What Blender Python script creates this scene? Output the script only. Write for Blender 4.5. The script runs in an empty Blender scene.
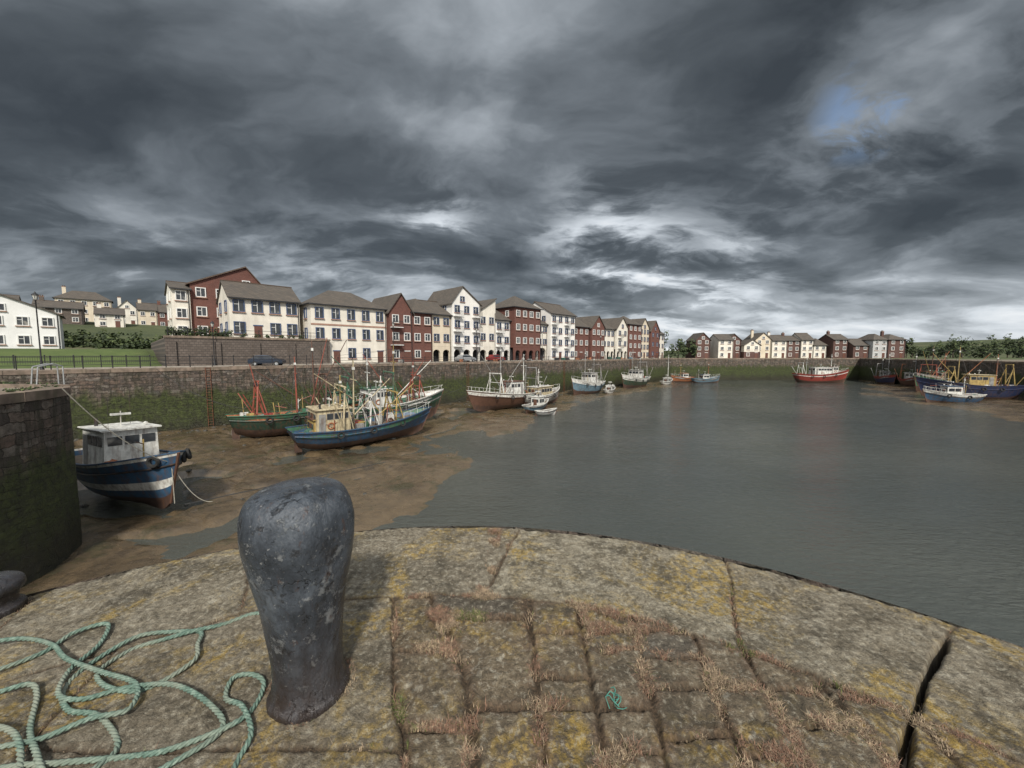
import bpy, math, random
import numpy as np
import bmesh
from mathutils import Vector, Matrix, geometry
random.seed(7); rng=np.random.default_rng(7)
S=bpy.context.scene
try:
    S.view_settings.view_transform='Standard'; S.view_settings.look='None'; S.view_settings.exposure=0
except Exception: pass
QZ=7.4   # quay level, water is z=0

# ------------------------------------------------------------ node helpers
class NT:
    def __init__(s,tree): s.t=tree; s.n=tree.nodes; s.l=tree.links; s.dim='3D'
    def new(s,typ,**kw):
        nd=s.n.new(typ)
        for k,v in kw.items(): setattr(nd,k,v)
        return nd
    def put(s,sock,val):
        if isinstance(val,bpy.types.NodeSocket): s.l.new(val,sock)
        elif val is not None:
            if hasattr(sock.default_value,'__len__') and not hasattr(val,'__len__'): val=(val,)*len(sock.default_value)
            if hasattr(val,'__len__') and len(val)==3 and len(sock.default_value)==4: val=(*val,1)
            sock.default_value=val
    def math(s,op,a,b=None,c=None,clamp=False):
        nd=s.new('ShaderNodeMath',operation=op,use_clamp=clamp)
        for i,v in enumerate((a,b,c)):
            if v is not None: s.put(nd.inputs[i],v)
        return nd.outputs[0]
    def vm(s,op,a,b=None):
        nd=s.new('ShaderNodeVectorMath',operation=op); s.put(nd.inputs[0],a)
        if b is not None: s.put(nd.inputs[1],b)
        return nd.outputs['Value'] if op in('DOT_PRODUCT','LENGTH') else nd.outputs[0]
    def noise(s,vec,scale,detail=4,rough=.5,dist=0):
        nd=s.new('ShaderNodeTexNoise'); nd.noise_dimensions=s.dim; s.put(nd.inputs['Vector'],vec)
        nd.inputs['Scale'].default_value=scale; nd.inputs['Detail'].default_value=detail
        nd.inputs['Roughness'].default_value=rough; nd.inputs['Distortion'].default_value=dist
        return nd.outputs['Fac']
    def ramp(s,fac,stops,interp='LINEAR'):
        nd=s.new('ShaderNodeValToRGB'); s.put(nd.inputs[0],fac); cr=nd.color_ramp; cr.interpolation=interp
        while len(cr.elements)>1: cr.elements.remove(cr.elements[-1])
        for i,(p,c) in enumerate(stops):
            e=cr.elements[0] if i==0 else cr.elements.new(p)
            e.position=p
            if not hasattr(c,'__len__'): c=(c,c,c)
            e.color=(*c,1) if len(c)==3 else c
        return nd.outputs[0]
    def mix(s,f,a,b,blend='MIX'):
        nd=s.new('ShaderNodeMix',data_type='RGBA',blend_type=blend)
        s.put(nd.inputs[0],f); s.put(nd.inputs[6],a); s.put(nd.inputs[7],b)
        return nd.outputs[2]
    def mapr(s,v,a,b,c=0,d=1,smooth=False):
        nd=s.new('ShaderNodeMapRange'); nd.clamp=True
        if smooth: nd.interpolation_type='SMOOTHSTEP'
        for i,x in enumerate((v,a,b,c,d)): s.put(nd.inputs[i],x)
        return nd.outputs[0]
    def scale(s,v,sc):
        nd=s.new('ShaderNodeMapping'); s.put(nd.inputs['Vector'],v); nd.inputs['Scale'].default_value=sc
        return nd.outputs[0]
    def bump(s,h,strength=.5,dist=.02,normal=None):
        nd=s.new('ShaderNodeBump'); s.put(nd.inputs['Height'],h); nd.inputs['Strength'].default_value=strength
        nd.inputs['Distance'].default_value=dist
        if normal is not None: s.put(nd.inputs['Normal'],normal)
        return nd.outputs[0]
def newmat(name):
    m=bpy.data.materials.new(name); m.use_nodes=True; t=NT(m.node_tree)
    b=t.n['Principled BSDF']; return m,t,b
def obco(t): return t.new('ShaderNodeTexCoord').outputs['Object']
MATS={}
def mat(name,col,rough=.7,var=.18,scale=3,metal=0,bump=0,spec=.5,dirt=0.0,dirtcol=(.05,.04,.03)):
    if name in MATS: return MATS[name]
    m,t,b=newmat(name); co=obco(t)
    n=t.noise(co,scale,5,.6)
    c0=tuple(x*(1-var*1.6) for x in col); c1=tuple(min(1,x*(1+var)) for x in col)
    c=t.ramp(n,[(.3,c0),(.7,c1)])
    if dirt>0:
        n2=t.noise(t.scale(co,(2.2,2.2,.45)),scale*.8,6,.65)
        f=t.mapr(n2,.47,.66,0,dirt)
        c=t.mix(f,c,dirtcol)
    t.put(b.inputs['Base Color'],c); b.inputs['Roughness'].default_value=rough
    b.inputs['Metallic'].default_value=metal; b.inputs['Specular IOR Level'].default_value=spec
    if bump: t.put(b.inputs['Normal'],t.bump(n,bump,.02))
    MATS[name]=m; return m

# ------------------------------------------------------------ mesh builder
class MB:
    def __init__(s): s.v=[]; s.f=[]; s.m=[]; s.ml=[]; s.uv=None
    def mi(s,m):
        if m not in s.ml: s.ml.append(m)
        return s.ml.index(m)
    def add(s,vs,fs,m):
        o=len(s.v); s.v+= [tuple(v) for v in vs]; k=s.mi(m)
        for f in fs: s.f.append(tuple(i+o for i in f)); s.m.append(k)
    def box(s,x0,x1,y0,y1,z0,z1,m):
        s.add([(x0,y0,z0),(x1,y0,z0),(x1,y1,z0),(x0,y1,z0),(x0,y0,z1),(x1,y0,z1),(x1,y1,z1),(x0,y1,z1)],
              [(0,3,2,1),(4,5,6,7),(0,1,5,4),(1,2,6,5),(2,3,7,6),(3,0,4,7)],m)
    def hexa(s,p,m):
        s.add(p,[(0,3,2,1),(4,5,6,7),(0,1,5,4),(1,2,6,5),(2,3,7,6),(3,0,4,7)],m)
    def cyl(s,p,q,r0,m,r1=None,n=8,caps=True):
        p=Vector(p); q=Vector(q); r1=r0 if r1 is None else r1
        d=(q-p); 
        if d.length<1e-6: return
        d.normalize(); a=d.orthogonal().normalized(); b=d.cross(a)
        vs=[]
        for c,r in((p,r0),(q,r1)):
            for i in range(n):
                t=2*math.pi*i/n; vs.append(c+a*(r*math.cos(t))+b*(r*math.sin(t)))
        fs=[(i,(i+1)%n,n+(i+1)%n,n+i) for i in range(n)]
        if caps: fs+=[tuple(range(n-1,-1,-1)),tuple(range(n,2*n))]
        s.add(vs,fs,m)
    def tube(s,pts,r,m,n=5):
        for i in range(len(pts)-1): s.cyl(pts[i],pts[i+1],r,m,n=n,caps=False)
    def torus(s,c,axis,R,r,m,n=14,k=6):
        c=Vector(c); d=Vector(axis).normalized(); a=d.orthogonal().normalized(); b=d.cross(a); vs=[];fs=[]
        for i in range(n):
            t=2*math.pi*i/n; e=a*math.cos(t)+b*math.sin(t)
            for j in range(k):
                u=2*math.pi*j/k; vs.append(c+e*(R+r*math.cos(u))+d*(r*math.sin(u)))
        for i in range(n):
            for j in range(k):
                fs.append((i*k+j,((i+1)%n)*k+j,((i+1)%n)*k+(j+1)%k,i*k+(j+1)%k))
        s.add(vs,fs,m)
    def lathe(s,c,prof,m,n=24):
        vs=[];fs=[]
        for r,z in prof:
            for i in range(n):
                t=2*math.pi*i/n; vs.append((c[0]+r*math.cos(t),c[1]+r*math.sin(t),c[2]+z))
        for j in range(len(prof)-1):
            for i in range(n): fs.append((j*n+i,j*n+(i+1)%n,(j+1)*n+(i+1)%n,(j+1)*n+i))
        s.add(vs,fs,m)
    def obj(s,name,parent=None,smooth=False):
        me=bpy.data.meshes.new(name); me.from_pydata(s.v,[],s.f); 
        for m in s.ml: me.materials.append(m)
        me.polygons.foreach_set('material_index',s.m)
        if smooth: me.polygons.foreach_set('use_smooth',[True]*len(s.f))
        me.update(); o=bpy.data.objects.new(name,me); S.collection.objects.link(o)
        if parent is not None: o.parent=parent
        return o
def empty(name,loc,rot=0,roll=0,pitch=0):
    e=bpy.data.objects.new(name,None); e.empty_display_size=.3; S.collection.objects.link(e)
    e.location=loc; e.rotation_euler=(roll,pitch,rot); return e

# ------------------------------------------------------------ numpy noise
TB=rng.random((256,256))
def vn(x,y):
    xi=np.floor(x).astype(int); yi=np.floor(y).astype(int); xf=x-xi; yf=y-yi
    u=xf*xf*(3-2*xf); v=yf*yf*(3-2*yf)
    a=TB[xi&255,yi&255]; b=TB[(xi+1)&255,yi&255]; c=TB[xi&255,(yi+1)&255]; d=TB[(xi+1)&255,(yi+1)&255]
    return (a*(1-u)+b*u)*(1-v)+(c*(1-u)+d*u)*v
def fbm(x,y,o=4,g=.5):
    s=0;a=1;t=0
    for i in range(o):
        s=s+a*vn(x*2**i+17.3*i,y*2**i+5.1*i); t+=a; a*=g
    return s/t
def sm(t): t=np.clip(t,0,1); return t*t*(3-2*t)

# ------------------------------------------------------------ world
w=bpy.data.worlds.new("World"); S.world=w; w.use_nodes=True; t=NT(w.node_tree); t.n.clear(); t.dim='2D'
out=t.new('ShaderNodeOutputWorld')
d=t.vm('NORMALIZE',t.new('ShaderNodeTexCoord').outputs['Generated'])
sep=t.new('ShaderNodeSeparateXYZ'); t.put(sep.inputs[0],d)
zc=t.math('ADD',t.math('MAXIMUM',sep.outputs[2],0.0),.24)
cmb=t.new('ShaderNodeCombineXYZ'); t.put(cmb.inputs[0],t.math('DIVIDE',sep.outputs[0],zc)); t.put(cmb.inputs[1],t.math('DIVIDE',sep.outputs[1],zc))
mp=t.new('ShaderNodeMapping'); t.put(mp.inputs['Vector'],cmb.outputs[0]); mp.inputs['Rotation'].default_value=(0,0,math.radians(-14)); mp.inputs['Scale'].default_value=(.66,.95,1); mp.inputs['Location'].default_value=(5.1,3.7,0)
p0=mp.outputs[0]
wv=t.new('ShaderNodeTexNoise'); wv.noise_dimensions='2D'; t.put(wv.inputs['Vector'],p0); wv.inputs['Scale'].default_value=1.3; wv.inputs['Detail'].default_value=5
p=t.vm('ADD',p0,t.vm('MULTIPLY',t.vm('SUBTRACT',wv.outputs['Color'],(.5,.5,.5)),(.40,.40,0)))
A=t.noise(p,.75,9,.52,0)
Bn=t.noise(t.vm('ADD',p,(.03,-.12,0)),.75,7,.52,0)
A2=t.noise(p,2.6,8,.58,0)
val=t.math('MULTIPLY_ADD',t.math('SUBTRACT',A,.5),.85,.225)
val=t.math('MULTIPLY_ADD',t.math('SUBTRACT',A,Bn),1.8,val)
val=t.math('MULTIPLY_ADD',t.math('SUBTRACT',A2,.5),.24,val)
puff=t.mapr(A2,.40,.62,.0,1.7,True)
def lobe(px,py,k,wt,vec=None,pf=False):
    global val
    v=Vector(vec) if vec else Vector(((px-512)/385,1,(354-py)/385)); v.normalize()
    e=t.math('EXPONENT',t.math('MULTIPLY',t.math('SUBTRACT',t.vm('DOT_PRODUCT',d,tuple(v)),1.0),k))
    if pf: e=t.math('MULTIPLY',e,puff)
    val=t.math('MULTIPLY_ADD',e,wt,val)
lobe(70,150,14,-.14); lobe(330,175,20,-.12); lobe(560,180,30,-.10); lobe(720,195,50,-.10); lobe(900,255,90,-.05)
lobe(850,125,90,.16,pf=True); lobe(600,250,90,.38,pf=True); lobe(440,232,200,.32,pf=True); lobe(700,275,90,.24,pf=True); lobe(970,190,40,.08,pf=True); lobe(930,30,14,-.17)
lobe(130,285,60,.14,pf=True); lobe(330,278,90,.16,pf=True); lobe(560,-30,10,.14); lobe(250,-20,14,.06)
lobe(0,0,1.6,1.1,(0.0,-1,.7)); lobe(0,0,5,.45,(0,-.5,1))  # added brightness in the unseen sky behind and overhead, to light the scene
hb=t.math('MULTIPLY',t.mapr(sep.outputs[2],.20,.04,0,1,True),t.mapr(sep.outputs[0],-.1,.5,0,1,True))
val=t.math('MULTIPLY_ADD',hb,.42,val)
col=t.ramp(val,[(0.0,(.045,.053,.060)),(.2,(.082,.095,.106)),(.40,(.17,.192,.213)),(.60,(.36,.395,.43)),(.80,(.68,.73,.78)),(1.0,(.96,.98,1.0)),])
v=Vector(((850-512)/385,1,(354-122)/385)).normalized()
g1=t.math('EXPONENT',t.math('MULTIPLY',t.math('SUBTRACT',t.vm('DOT_PRODUCT',d,tuple(v)),1.0),500))
n3=t.noise(t.vm('ADD',p,(2,5,0)),5.0,8,.62,.3)
hole=t.math('MULTIPLY',t.mapr(n3,.45,.60,0,.6,True),t.mapr(g1,.1,.6))
sky=t.new('ShaderNodeTexSky',sky_type='NISHITA'); sky.sun_disc=False; sky.sun_elevation=math.radians(42); sky.sun_rotation=math.radians(172)
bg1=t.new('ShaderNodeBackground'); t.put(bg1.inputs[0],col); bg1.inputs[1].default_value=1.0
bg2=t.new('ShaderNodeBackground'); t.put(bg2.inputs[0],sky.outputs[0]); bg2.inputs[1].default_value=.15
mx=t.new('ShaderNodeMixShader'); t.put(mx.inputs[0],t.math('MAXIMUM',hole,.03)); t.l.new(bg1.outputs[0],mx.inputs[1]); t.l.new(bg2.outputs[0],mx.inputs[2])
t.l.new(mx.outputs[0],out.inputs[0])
sun=bpy.data.lights.new('sun','SUN'); sun.energy=4.2; sun.angle=math.radians(5); sun.color=(1,.94,.84)
so=bpy.data.objects.new('sun',sun); S.collection.objects.link(so)
sd=Vector((.14*math.cos(math.radians(42)),-.99*math.cos(math.radians(42)),math.sin(math.radians(42))))
so.rotation_euler=sd.to_track_quat('Z','Y').to_euler(); so.location=(30,-30,60)

# ------------------------------------------------------------ camera
cam=bpy.data.cameras.new('camera'); co=bpy.data.objects.new('camera',cam); S.collection.objects.link(co)
cam.sensor_width=36; cam.lens=385/1024*36; cam.clip_start=.05; cam.clip_end=6000
co.location=(0,0,9.0); co.rotation_euler=(math.radians(90-4.46),0,0); S.camera=co

# ------------------------------------------------------------ special materials
def quaywall_mat():
    m,t,b=newmat('quay_masonry'); t.dim='2D'; uv=t.new('ShaderNodeTexCoord').outputs['UV']
    geo=t.new('ShaderNodeNewGeometry'); sp=t.new('ShaderNodeSeparateXYZ'); t.put(sp.inputs[0],geo.outputs['Position']); z=sp.outputs[2]
    def wn_(sc,amp):
        wn=t.new('ShaderNodeTexNoise'); wn.noise_dimensions='2D'; t.put(wn.inputs['Vector'],uv); wn.inputs['Scale'].default_value=sc; wn.inputs['Detail'].default_value=3
        return t.vm('MULTIPLY',t.vm('SUBTRACT',wn.outputs['Color'],(.5,.5,.5)),amp)
    uvd=t.vm('ADD',t.vm('ADD',uv,wn_(.7,(.9,.30,0))),wn_(4.5,(.20,.15,0)))
    def bk(bw,rh,off):
        br=t.new('ShaderNodeTexBrick'); br.offset=off; br.offset_frequency=2
        t.put(br.inputs['Vector'],uvd); br.inputs['Scale'].default_value=1
        br.inputs['Brick Width'].default_value=bw; br.inputs['Row Height'].default_value=rh
        br.inputs['Mortar Size'].default_value=.020; br.inputs['Mortar Smooth'].default_value=.9
        br.inputs['Color1'].default_value=(0,0,0,1); br.inputs['Color2'].default_value=(1,1,1,1); br.inputs['Mortar'].default_value=(.5,.5,.5,1)
        return br
    b1=bk(.84,.40,.5); b2=bk(.52,.285,.37)
    sel=t.mapr(t.noise(t.scale(uv,(.5,1.2,1)),.55,2),.49,.51)
    bc=t.mix(sel,b1.outputs['Color'],b2.outputs['Color']); bf=t.mix(sel,b1.outputs['Fac'],b2.outputs['Fac'])
    c=t.ramp(bc,[(0,(.080,.064,.055)),(.3,(.145,.118,.10)),(.6,(.20,.142,.11)),(.85,(.25,.215,.18)),(1,(.12,.11,.10))])
    n=t.noise(uv,3.5,7,.68); c=t.mix(t.mapr(n,.38,.7,0,.7),c,(.055,.046,.038),'MIX')
    n1=t.noise(t.scale(uv,(1,.3,1)),.7,7,.68); n5=t.noise(t.scale(uv,(3,.35,1)),1.1,5,.65)
    zz=t.math('MULTIPLY_ADD',t.math('SUBTRACT',n1,.5),3.6,z)
    c=t.mix(t.math('MULTIPLY',t.mapr(n5,.46,.62),.7),c,(.042,.040,.024))
    moss=t.ramp(t.noise(uv,2.2,8,.78),[(.30,(.014,.017,.006)),(.43,(.032,.041,.010)),(.54,(.052,.070,.014)),(.66,(.080,.102,.022)),(.8,(.12,.135,.04))])
    c=t.mix(t.mapr(zz,5.4,4.4,0,.95),c,moss)
    c=t.mix(t.mapr(zz,2.3,.9,0,.88),c,t.ramp(n,[(.35,(.015,.016,.009)),(.65,(.045,.040,.022))]))
    c=t.mix(t.math('MULTIPLY',bf,t.mapr(zz,3,6,.35,.75)),c,(.020,.018,.013))
    t.put(b.inputs['Base Color'],c)
    t.put(b.inputs['Roughness'],t.mapr(zz,1,6,.45,.92))
    h=t.math('SUBTRACT',t.math('MULTIPLY',n,1.1),bf)
    h=t.math('ADD',h,t.math('MULTIPLY',t.noise(uv,14,5,.7),.5)); h=t.math('ADD',h,t.math('MULTIPLY',bc,.45))
    t.put(b.inputs['Normal'],t.bump(h,1,.12)); return m
M_quay=quaywall_mat()
def brick_mat(name,c1,c2,mortar,bw=.45,rh=.15,ms=.02):
    m,t,b=newmat(name); co=obco(t); sp=t.new('ShaderNodeSeparateXYZ'); t.put(sp.inputs[0],co)
    cb=t.new('ShaderNodeCombineXYZ'); t.put(cb.inputs[0],t.math('ADD',sp.outputs[0],sp.outputs[1])); t.put(cb.inputs[1],sp.outputs[2])
    br=t.new('ShaderNodeTexBrick'); t.put(br.inputs['Vector'],cb.outputs[0]); br.inputs['Scale'].default_value=1
    br.inputs['Brick Width'].default_value=bw; br.inputs['Row Height'].default_value=rh; br.inputs['Mortar Size'].default_value=ms
    for k,c in(('Color1',c1),('Color2',c2),('Mortar',mortar)): br.inputs[k].default_value=(*c,1)
    n=t.noise(co,.8,6,.65)
    c=t.mix(t.mapr(n,.35,.7,0,.45),br.outputs['Color'],tuple(x*.5 for x in c1))
    t.put(b.inputs['Base Color'],c); b.inputs['Roughness'].default_value=.85
    t.put(b.inputs['Normal'],t.bump(t.math('SUBTRACT',1,br.outputs['Fac']),.5,.02)); return m
M_brick=brick_mat('red_brick',(.165,.062,.045),(.12,.046,.036),(.14,.09,.075),.4,.14,.012)
M_stone=brick_mat('rubble_stone',(.15,.122,.103),(.095,.075,.062),(.06,.05,.045),.6,.3,.03)
M_slate=brick_mat('roof_slate',(.115,.095,.077),(.078,.069,.06),(.05,.046,.04),.5,.28,.02)
M_tile=brick_mat('roof_tile_brown',(.13,.088,.065),(.10,.072,.055),(.05,.04,.03),.4,.3,.02)
M_white=mat('white_render',(.70,.66,.58),.85,.08,.6,dirt=.35,dirtcol=(.40,.36,.30))
M_cream=mat('cream_render',(.62,.54,.42),.85,.08,.6,dirt=.3,dirtcol=(.4,.35,.28))
M_pale=mat('pale_render',(.74,.72,.68),.85,.07,.6,dirt=.2,dirtcol=(.45,.42,.38))
M_grey=mat('grey_render',(.42,.42,.42),.85,.07,.6)
M_blue=mat('window_frame_blue',(.06,.09,.17),.5,.1)
M_wf=mat('window_frame_white',(.68,.68,.66),.5,.05)
M_bf=mat('window_frame_brown',(.12,.05,.035),.5,.1)
M_sill=mat('sandstone_trim',(.33,.20,.15),.8,.15,2)
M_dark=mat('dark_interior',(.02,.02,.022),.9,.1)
m,t,b=newmat('window_glass'); co_=obco(t); t.put(b.inputs['Base Color'],t.ramp(t.noise(co_,.9,2),[(.35,(.018,.022,.028)),(.6,(.05,.055,.06)),(.7,(.22,.21,.19))])); b.inputs['Roughness'].default_value=.08; M_glass=m
M_black=mat('black_iron',(.02,.02,.022),.5,.2)
M_steel=mat('galvanised_steel',(.42,.43,.43),.45,.2,6,metal=.6)
M_asph=mat('asphalt',(.075,.072,.068),.9,.25,.8,bump=.3)
M_conc=mat('concrete',(.26,.23,.19),.9,.22,.7,bump=.3)
M_kerb=mat('kerb_stone',(.34,.31,.27),.85,.2,2)
M_coping=mat('quay_coping_stone',(.21,.16,.125),.9,.35,1.3,bump=.5,dirt=.5,dirtcol=(.09,.085,.05))
M_rust=mat('rusty_steel',(.16,.06,.03),.8,.4,5,bump=.3)

# ------------------------------------------------------------ basin outline / land
C0=Vector((-.45,-.8)); R0=4.28
arc=[(C0.x+R0*math.cos(math.radians(a)),C0.y+R0*math.sin(math.radians(a))) for a in np.linspace(8,170,60)]
outl=[(-15.0,-60),(-16.7,0),(-17.8,8),(-18.4,13.2),(-18.65,14.6),(-19.1,15.9),(-19.8,17.1),(-20.8,18.0),(-22.2,18.65),(-24.5,19),(-57.5,19.5),(55,132),(119,132),(97,73),(84,35),(76,-60),(7,-60),(4.6,-6)]+arc+[(-5.0,-6),(-6.5,-60)]
outer=[(-3000,-3000),(3000,-3000),(3000,3000),(-3000,3000)]
allv=[Vector((x,y,0)) for x,y in outer]; hole_=[Vector((x,y,0)) for x,y in outl]
tris=geometry.tessellate_polygon([allv,hole_])
m,t,b=newmat('ground_land'); geo=t.new('ShaderNodeNewGeometry'); pos=geo.outputs['Position']
n=t.noise(pos,.02,6,.6); n2=t.noise(pos,.8,6,.6)
dist=t.vm('LENGTH',pos)
gr=t.ramp(n,[(.35,(.05,.07,.02)),(.6,(.085,.10,.035)),(.75,(.13,.12,.06))])
cc=t.ramp(n2,[(.3,(.12,.10,.075)),(.7,(.24,.205,.16))])
t.put(b.inputs['Base Color'],t.mix(t.mapr(dist,150,200),cc,gr)); b.inputs['Roughness'].default_value=.95
M_ground=m
G=MB(); G.add([(p.x,p.y,QZ) for p in allv+hole_],[tuple(f) for f in tris],M_ground)
og=G.obj('ground')
for v in og.data.vertices:
    if math.hypot(v.co.x-C0.x,v.co.y-C0.y)<R0+.05: 
        v.co.z=QZ-.12; v.co.x=C0.x+(v.co.x-C0.x)*.95; v.co.y=C0.y+(v.co.y-C0.y)*.95
def wallstrip(name,pts,z0,z1,matl,closed=True):
    vs=[];fs=[];uv=[]
    P=list(pts)+([pts[0]] if closed else [])
    us=[0.0]; Q=[P[0]]
    for i in range(len(P)-1):
        a=Vector(P[i]);b_=Vector(P[i+1]);L=(b_-a).length; k=max(1,int(L/1.5)) if L<200 else 1
        for j in range(1,k+1):
            Q.append(tuple(a.lerp(b_,j/k))); us.append(us[-1]+L/k)
    zs=[z0,1,3,5,z1]
    for i,q in enumerate(Q):
        for z in zs: vs.append((q[0],q[1],z))
    k=len(zs)
    for i in range(len(Q)-1):
        for j in range(k-1):
            fs.append((i*k+j,(i+1)*k+j,(i+1)*k+j+1,i*k+j+1)); 
            uv+=[(us[i],zs[j]),(us[i+1],zs[j]),(us[i+1],zs[j+1]),(us[i],zs[j+1])]
    me=bpy.data.meshes.new(name); me.from_pydata(vs,[],fs); l=me.uv_layers.new(name='UVMap')
    l.data.foreach_set('uv',np.array(uv,dtype=np.float32).ravel()); me.materials.append(matl); me.update()
    o=bpy.data.objects.new(name,me); S.collection.objects.link(o); return o
wallstrip('quay_wall',outl,-3,QZ,M_quay)
cp=MB()
def coping(pts,seg=1.6,w=.75,h=.16,over=.06):
    for i in range(len(pts)-1):
        a=Vector(pts[i]);b_=Vector(pts[i+1]);L=(b_-a).length
        if L<.01: continue
        dd=(b_-a)/L; nn=Vector((-dd.y,dd.x)); k=max(1,round(L/seg))
        for j in range(k):
            g=.012 if L>3 else .004
            p=a+dd*(L*j/k+g); q=a+dd*(L*(j+1)/k-g); hh=h+random.uniform(-.03,.03); o=over+random.uniform(-.03,.02)
            ww=w+random.uniform(-.06,.06)
            pts8=[p-nn*o,q-nn*o,q+nn*ww,p+nn*ww]
            zt=[QZ+hh-.02,QZ+hh-.02-random.uniform(0,.03),QZ+hh+.02,QZ+hh+.02]
            cp.hexa([(u.x,u.y,QZ-.22) for u in pts8]+[(u.x,u.y,z_) for u,z_ in zip(pts8,zt)],M_coping)
coping([outl[i] for i in range(1,15)])
cp.obj('quay_coping')

# ------------------------------------------------------------ pier head surface
c0x,c0y=C0
th=np.radians(np.linspace(172,6,1250)); rr=np.concatenate([np.linspace(1.6,R0-.05,330),np.linspace(R0-.04,R0+.02,8)]); rr=np.concatenate([[.3,.9],rr])
TH,RR=np.meshgrid(th,rr)
X=c0x+RR*np.cos(TH); Y=c0y+RR*np.sin(TH)
def pave(X,Y):
    xw=X+(vn(X*6,Y*6)-.5)*.026+(vn(X*1.4+9,Y*1.4)-.5)*.06; yw=Y+(vn(X*6+40,Y*6+3)-.5)*.026+(vn(X*1.3+30,Y*1.3)-.5)*.05
    r=np.hypot(xw-c0x,yw-c0y); a=np.degrees(np.arctan2(yw-c0y,xw-c0x))
    Ri=3.27
    ring=r>Ri
    js=[-40,6,27,46.9,58.4,85.8,112,133,152,176,230]
    dj=np.full(X.shape,9.); idx=np.zeros(X.shape,int)
    gap=np.zeros(X.shape)
    for i,j in enumerate(js):
        skew=j+ (r-Ri)*(-3 if i%2 else 2.)
        dd=np.abs(np.radians(a-skew))*r; dj=np.minimum(dj,dd); idx+= (a>skew)
        if j==46.9: gap=np.exp(-(dd/(.006+.012*vn(X*9,Y*9)))**2)*(1-sm((r-Ri-.70)/.15))
    dring=np.minimum(dj,np.abs(r-Ri))
    xp=xw+.35*(yw-1.37)*np.clip((.1-xw)/.6,0,1)-.15*(yw-1.37)*np.clip((xw-.3)/.6,0,1)
    ce=np.array([-6,-3.4,-1.95,-.42,-.16,.1,.37,.62,.92,1.17,1.47,1.75,2.05,2.3,2.62,2.95,3.3,5])
    ci=np.clip(np.searchsorted(ce,xp)-1,0,len(ce)-2)
    dc=np.minimum(np.abs(xp-ce[ci]),np.abs(ce[ci+1]-xp))
    r2=np.random.default_rng(21); rid=np.zeros(X.shape,int); dr=np.full(X.shape,9.)
    for k in range(len(ce)-1):
        if k<3: e=np.array([-3,.6+.3*k,1.05+.2*k if k!=1 else .9,5])
        elif k<5: e=np.cumsum(r2.uniform(.4,.8,16))-3+r2.uniform(0,.3)
        else: e=np.cumsum(r2.uniform(.17,.38,28))-2.5+r2.uniform(0,.3)
        msk=ci==k; yy=yw[msk]; ri=np.clip(np.searchsorted(e,yy),1,len(e)-1)
        dr[msk]=np.minimum(np.abs(yy-e[ri-1]),np.abs(e[ri]-yy)); rid[msk]=ri
    sett=(ci>=3)&(~ring)
    din=np.minimum(np.minimum(dc,dr),np.abs(Ri-r))
    dd=np.where(ring,dring,din)
    sid=np.where(ring,idx+900,ci*37+rid*7)
    rnd=TB[(sid*13)&255,(sid*7+11)&255]; rnd2=TB[(sid*5+3)&255,(sid*17)&255]
    return dd,ring,sett,rnd,rnd2,gap,r,a,xp
dd,ring,sett,rnd,rnd2,gap,r_,a_,xp=pave(X,Y)
chip=(fbm(X*22,Y*22,3)-.5)*.026
wj=np.where(sett,.022,.014)*(0.6+.9*vn(X*3,Y*3)); dep=np.where(sett,.024,.011)
dn=dd+chip
Z=-dep*(1-sm(dn/wj))+np.where(sett,(rnd-.5)*.018,(rnd-.5)*.010)
Z+= np.where(sett,.011,.007)*(fbm(X*8,Y*8,5,.55)-.5)*2+ (fbm(X*1.1,Y*1.1,3)-.5)*.03
Z+= -.008*sm((fbm(X*14+5,Y*14,4)-.56)/.05)*np.where(sett,1,.6)
Z+= .0045*(vn(X*60,Y*60)-.5)+.003*(vn(X*110,Y*110)-.5)
Z-= gap*.16
edge=R0+.02-RR; Z-= .05*(1-sm((edge+chip*1.3)/.07))**2
Zw=QZ+Z
er=((fbm(TH*6,TH*0+3,4)-.5)*.06+(fbm(TH*40,TH*0+9,3)-.5)*.03)*sm((RR-3.9)/.3)
X=X+er*np.cos(TH); Y=Y+er*np.sin(TH)
nr,nt=X.shape
V=np.stack([X,Y,Zw],-1)
sk=V[-1].copy(); sk[:,2]=QZ-.5
V=np.concatenate([V,sk[None]],0); nr2=nr+1
ii=np.arange(nr2*nt).reshape(nr2,nt)
F=np.stack([ii[:-1,:-1],ii[:-1,1:],ii[1:,1:],ii[1:,:-1]],-1).reshape(-1,4)[:, ::-1]
def npmesh(name,V,F,smooth=True):
    me=bpy.data.meshes.new(name); me.vertices.add(len(V)); me.vertices.foreach_set('co',V.astype(np.float32).ravel())
    me.loops.add(F.size); me.loops.foreach_set('vertex_index',F.astype(np.int32).ravel()); me.polygons.add(len(F))
    me.polygons.foreach_set('loop_start',np.arange(0,F.size,4,dtype=np.int32)); me.polygons.foreach_set('loop_total',np.full(len(F),4,dtype=np.int32))
    me.update(calc_edges=True); me.polygons.foreach_set('use_smooth',[smooth]*len(F)); return me
me=npmesh('pier_paving',V.reshape(-1,3),F)
def attr(name,arr):
    a=me.attributes.new(name,'FLOAT','POINT'); full=np.concatenate([arr,arr[-1:]],0); a.data.foreach_set('value',full.astype(np.float32).ravel())
attr('jm',1-sm(dn/(wj*1.2))); attr('rnd',rnd); attr('sett',sett.astype(float)); attr('gap',gap); attr('rnd2',rnd2)
attr('soil',sm((.065-dd)/.06)*np.where(sett,1,.25))
m,t,b=newmat('pier_stone'); t.dim='2D'
def at(n): 
    a=t.new('ShaderNodeAttribute'); a.attribute_name=n; return a.outputs['Fac']
pos=t.new('ShaderNodeNewGeometry').outputs['Position']
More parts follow.
